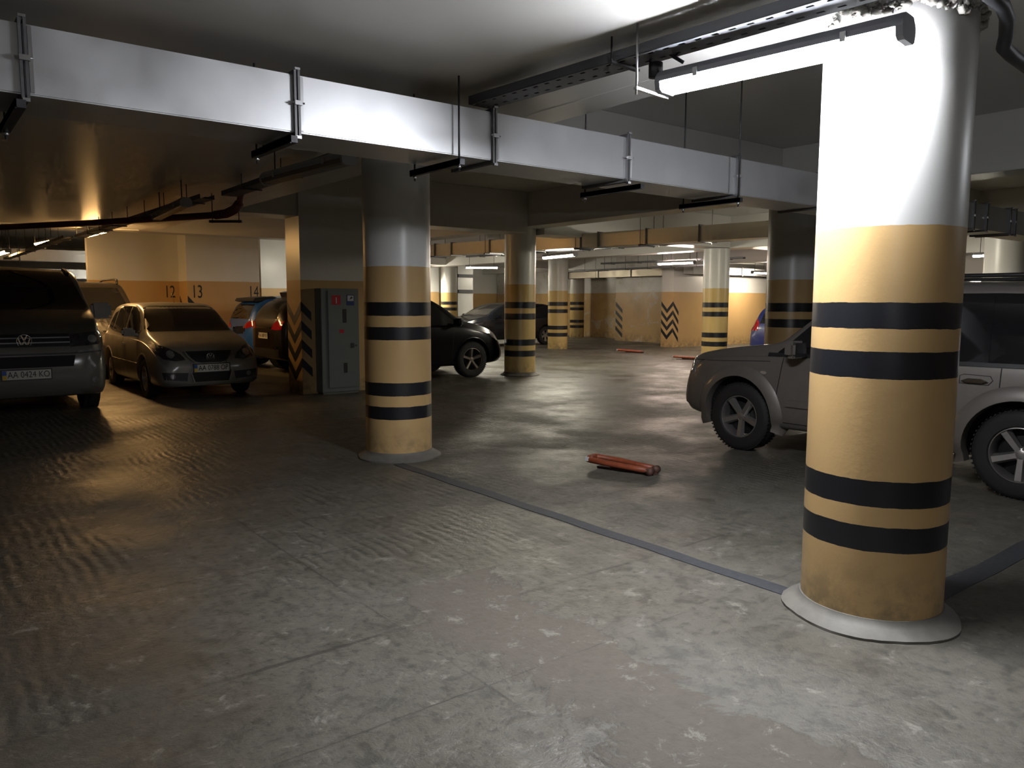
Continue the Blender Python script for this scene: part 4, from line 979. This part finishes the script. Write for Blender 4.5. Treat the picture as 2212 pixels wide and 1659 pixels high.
# black crossover behind the second column
BK = sc_keys(CROSS, 0.95, 1.0, 1.0)
c = Car('crossover', BK, P_BLKSUV, (7.72, 13.45), 0.0, 'black crossover with silver spoked wheel, its nose between the two striped columns', 1.12, -1.30, 0.355, tw=0.22, rimn=5, spoke=0.04, rims=M_ALLOYD)
c.patch('windshield', [(-.68, 1.13), (.68, 1.13), (.58, 1.53), (-.58, 1.53)], 'front', M_GLASS)
for sg in (-1, 1):
    c.patch('side_window', [(.80, 1.04), (.36, 1.42), (-.05, 1.52), (-.05, 1.04)], 'side', M_GLASS, sg=sg)
    c.patch('side_window', [(-.10, 1.04), (-.10, 1.52), (-1.0, 1.50), (-1.0, 1.05)], 'side', M_GLASS, sg=sg)
    c.seam([(.62, .4), (.66, .9), (.70, 1.0)], 'side', sg); c.seam([(-.08, .3), (-.08, 1.0)], 'side', sg)
    c.patch('headlight', [(1.52, .86), (1.70, .88), (1.86, .80), (1.96, .66), (1.90, .64), (1.74, .72), (1.58, .80)], 'side', M_LENS, sg=sg, step=.035, off=0.008)
    c.patch('headlamp_front', [(sg * a, b) for a, b in ((.42, .66), (.58, .64), (.66, .74), (.60, .78), (.44, .74))], 'front', M_LENS, step=.04)
    c.arch(1.12, sg, P_BLKSUV, wd=.04, out=.01); c.arch(-1.30, sg, P_BLKSUV, wd=.04, out=.01)
c.patch('grille', [(-.34, .70), (.34, .70), (.28, .58), (-.28, .58)], 'front', M_TRIM)
c.seam([(-.5, .42), (.5, .42)], 'front', wd=0.02, mat=M_CHROME, name='chrome_strip', off=0.01)
c.mirrors(.70, 1.04, M_TRIM)

# brown crossover, tail towards the silver hatchback
KI = sc_keys(CROSS, 1.0, 0.97, 1.03)
c = Car('crossover', KI, P_BROWN, (7.90, 15.55), 0.0, 'glossy brown crossover showing its tail between the blue car and the chevron corner', 1.33, -1.30, 0.36, tw=0.22)
c.patch('rear_window', [(-.58, 1.14), (.58, 1.14), (.52, 1.54), (-.52, 1.54)], 'rear', M_GLASS)
for sg in (-1, 1):
    c.patch('tail_light', [(sg * a, b) for a, b in ((.44, .94), (.60, .92), (.76, .93), (.77, 1.09), (.66, 1.12), (.50, 1.04))], 'rear', M_TAIL, step=.04, off=0.01)
    c.patch('side_window', [(.80, 1.06), (.36, 1.45), (-.05, 1.55), (-.05, 1.06)], 'side', M_GLASS, sg=sg)
    c.patch('side_window', [(-.10, 1.06), (-.10, 1.55), (-1.3, 1.50), (-1.45, 1.10)], 'side', M_GLASS, sg=sg)
    c.patch('reflector', [(sg * a, b) for a, b in ((.50, .56), (.68, .57), (.68, .60), (.50, .59))], 'rear', M_CHROME, step=.03, off=0.01)
c.plate(.80, 0, 'AA 0689 KP', front=False, wd=0.5)
c.patch('rear_bumper', [(-.70, .54), (.70, .54), (.66, .38), (-.66, .38)], 'rear', M_TRIM)
c.seam([(-.40, .96), (.40, .96)], 'rear', wd=0.035, mat=M_CHROME, name='chrome_strip', off=0.014)
c.patch('roof_spoiler', [(-.52, 1.58), (.52, 1.58), (.50, 1.64), (-.50, 1.64)], 'rear', P_BROWN, off=0.10)
# blue hatchback
BH = sc_keys(HATCH, 1.10, 1.07, 1.10)
c = Car('hatchback', BH, P_BLUE, (8.02, 17.50), 0.0, 'bright blue hatchback tail with roof spoiler below the number 14', 1.28, -1.40, 0.32, tw=0.20)
c.patch('rear_window', [(-.60, 1.10), (.60, 1.10), (.52, 1.42), (-.52, 1.42)], 'rear', M_GLASS)
for sg in (-1, 1):
    c.patch('tail_light', [(sg * a, b) for a, b in ((.40, .90), (.56, .90), (.78, .94), (.79, 1.06), (.64, 1.06), (.50, 1.0))], 'rear', M_TAIL, step=.04, off=0.01)
    c.patch('side_window', [(.70, 1.03), (.30, 1.44), (-.15, 1.54), (-.15, 1.03)], 'side', M_GLASS, sg=sg)
    c.patch('side_window', [(-.22, 1.03), (-.22, 1.54), (-1.1, 1.48), (-1.3, 1.08)], 'side', M_GLASS, sg=sg)
bm = bmesh.new(); prism(bm, [(-1.98, 1.50), (-1.94, 1.56), (-1.55, 1.60), (-1.45, 1.585), (-1.60, 1.53), (-1.90, 1.475)], -.60, .60, 'y'); fixn(bm)
tag(link('roof_spoiler', bm, M_TRIM, c.root), 'black roof spoiler')
# dark estate behind the middle column
c = Car('estate_car', WAGON, P_SEDAN, (16.3, 21.6), PI, 'glossy dark estate car behind the striped middle columns', 1.40, -1.42, 0.32, tw=0.2)
c.patch('windshield', [(-.66, 1.02), (.66, 1.02), (.57, 1.38), (-.57, 1.38)], 'front', M_LENSD)
for sg in (-1, 1):
    c.patch('side_window', [(.90, .93), (.45, 1.28), (-.05, 1.38), (-.05, .93)], 'side', M_GLASS, sg=sg)
    c.patch('side_window', [(-.10, .93), (-.10, 1.38), (-1.2, 1.36), (-1.5, .98)], 'side', M_GLASS, sg=sg)
    c.patch('headlight', [(sg * a, b) for a, b in ((.42, .60), (.60, .60), (.66, .70), (.46, .68))], 'front', M_LENS, step=.04)
c.mirrors(.78, .94, P_SEDAN)
# blue car tail peeping out behind the dim column
c = Car('hatchback', HATCH, P_NAVY, (17.25, 10.0), 0.0, 'royal blue car with a red tail light peeping out behind the dim column', 1.16, -1.30, 0.30, tw=0.19)
for sg in (-1, 1): c.patch('tail_light', [(sg * a, b) for a, b in ((.52, .86), (.74, .84), (.72, 1.05), (.60, 1.12), (.52, 1.04))], 'rear', M_TAIL, off=0.012)
c.patch('rear_window', [(-.50, 1.02), (.50, 1.02), (.46, 1.32), (-.46, 1.32)], 'rear', M_GLASS)

# ------------------------------------------------------------------ folded parking barriers
def barrier(x, y, rz, L, label):
    e = empty('parking_barrier', (x, y, 0), rz, label, 'parking barrier', 'folded orange parking barriers')
    bm = bmesh.new()
    for (y0, y1, x1) in ((-0.09, -0.11, L), (0.09, 0.085, L * 0.93)):
        tube(bm, [(0.0, y0 * 0.6, 0.075), (0.02, y0, 0.07), (L * 0.35, y0 * 1.05, 0.062), (x1 * 0.75, y1 * 0.8, 0.050), (x1, y1 * 0.6, 0.042)], 0.026, 10)
    tube(bm, [(0.005, -0.09, 0.073), (-0.012, -0.05, 0.078), (-0.016, 0.0, 0.08), (-0.012, 0.05, 0.078), (0.005, 0.09, 0.073)], 0.028, 10)
    link('hoop', bm, M_BLOCK, e, smooth=True)
    bm = bmesh.new(); box(bm, L * 0.10, L * 1.02, -0.045, 0.045, 0.0, 0.012); box(bm, L * 0.30, L * 0.95, -0.02, 0.02, 0.0121, 0.035)
    bmesh.ops.bevel(bm, geom=bm.edges[:], offset=0.003, segments=1, affect='EDGES'); link('base_plate', bm, M_RUST, e)
    for yy in (-0.066, 0.052):
        bm = bmesh.new(); tube(bm, [(L * 0.97, yy - 0.03, 0.035), (L * 0.97, yy + 0.03, 0.035)], 0.034, 12); link('hinge', bm, M_RUST, e, smooth=True)
    bm = bmesh.new(); box(bm, -0.025, 0.01, -0.11, -0.085, 0.062, 0.098); tag(link('reflector_tab', bm, M_SWHITE, e), 'small white reflector tab')
    return e
barrier(4.92, 5.08, math.radians(-74), 0.62, 'worn orange folded parking barrier on the floor in front of the beige off-roader')
barrier(16.75, 16.3, math.radians(-60), 0.75, 'small orange folded barrier on the far floor before the zigzag wall corner')
barrier(15.95, 13.5, math.radians(-60), 0.75, 'orange folded barrier just beyond the bonnet of the beige off-roader')
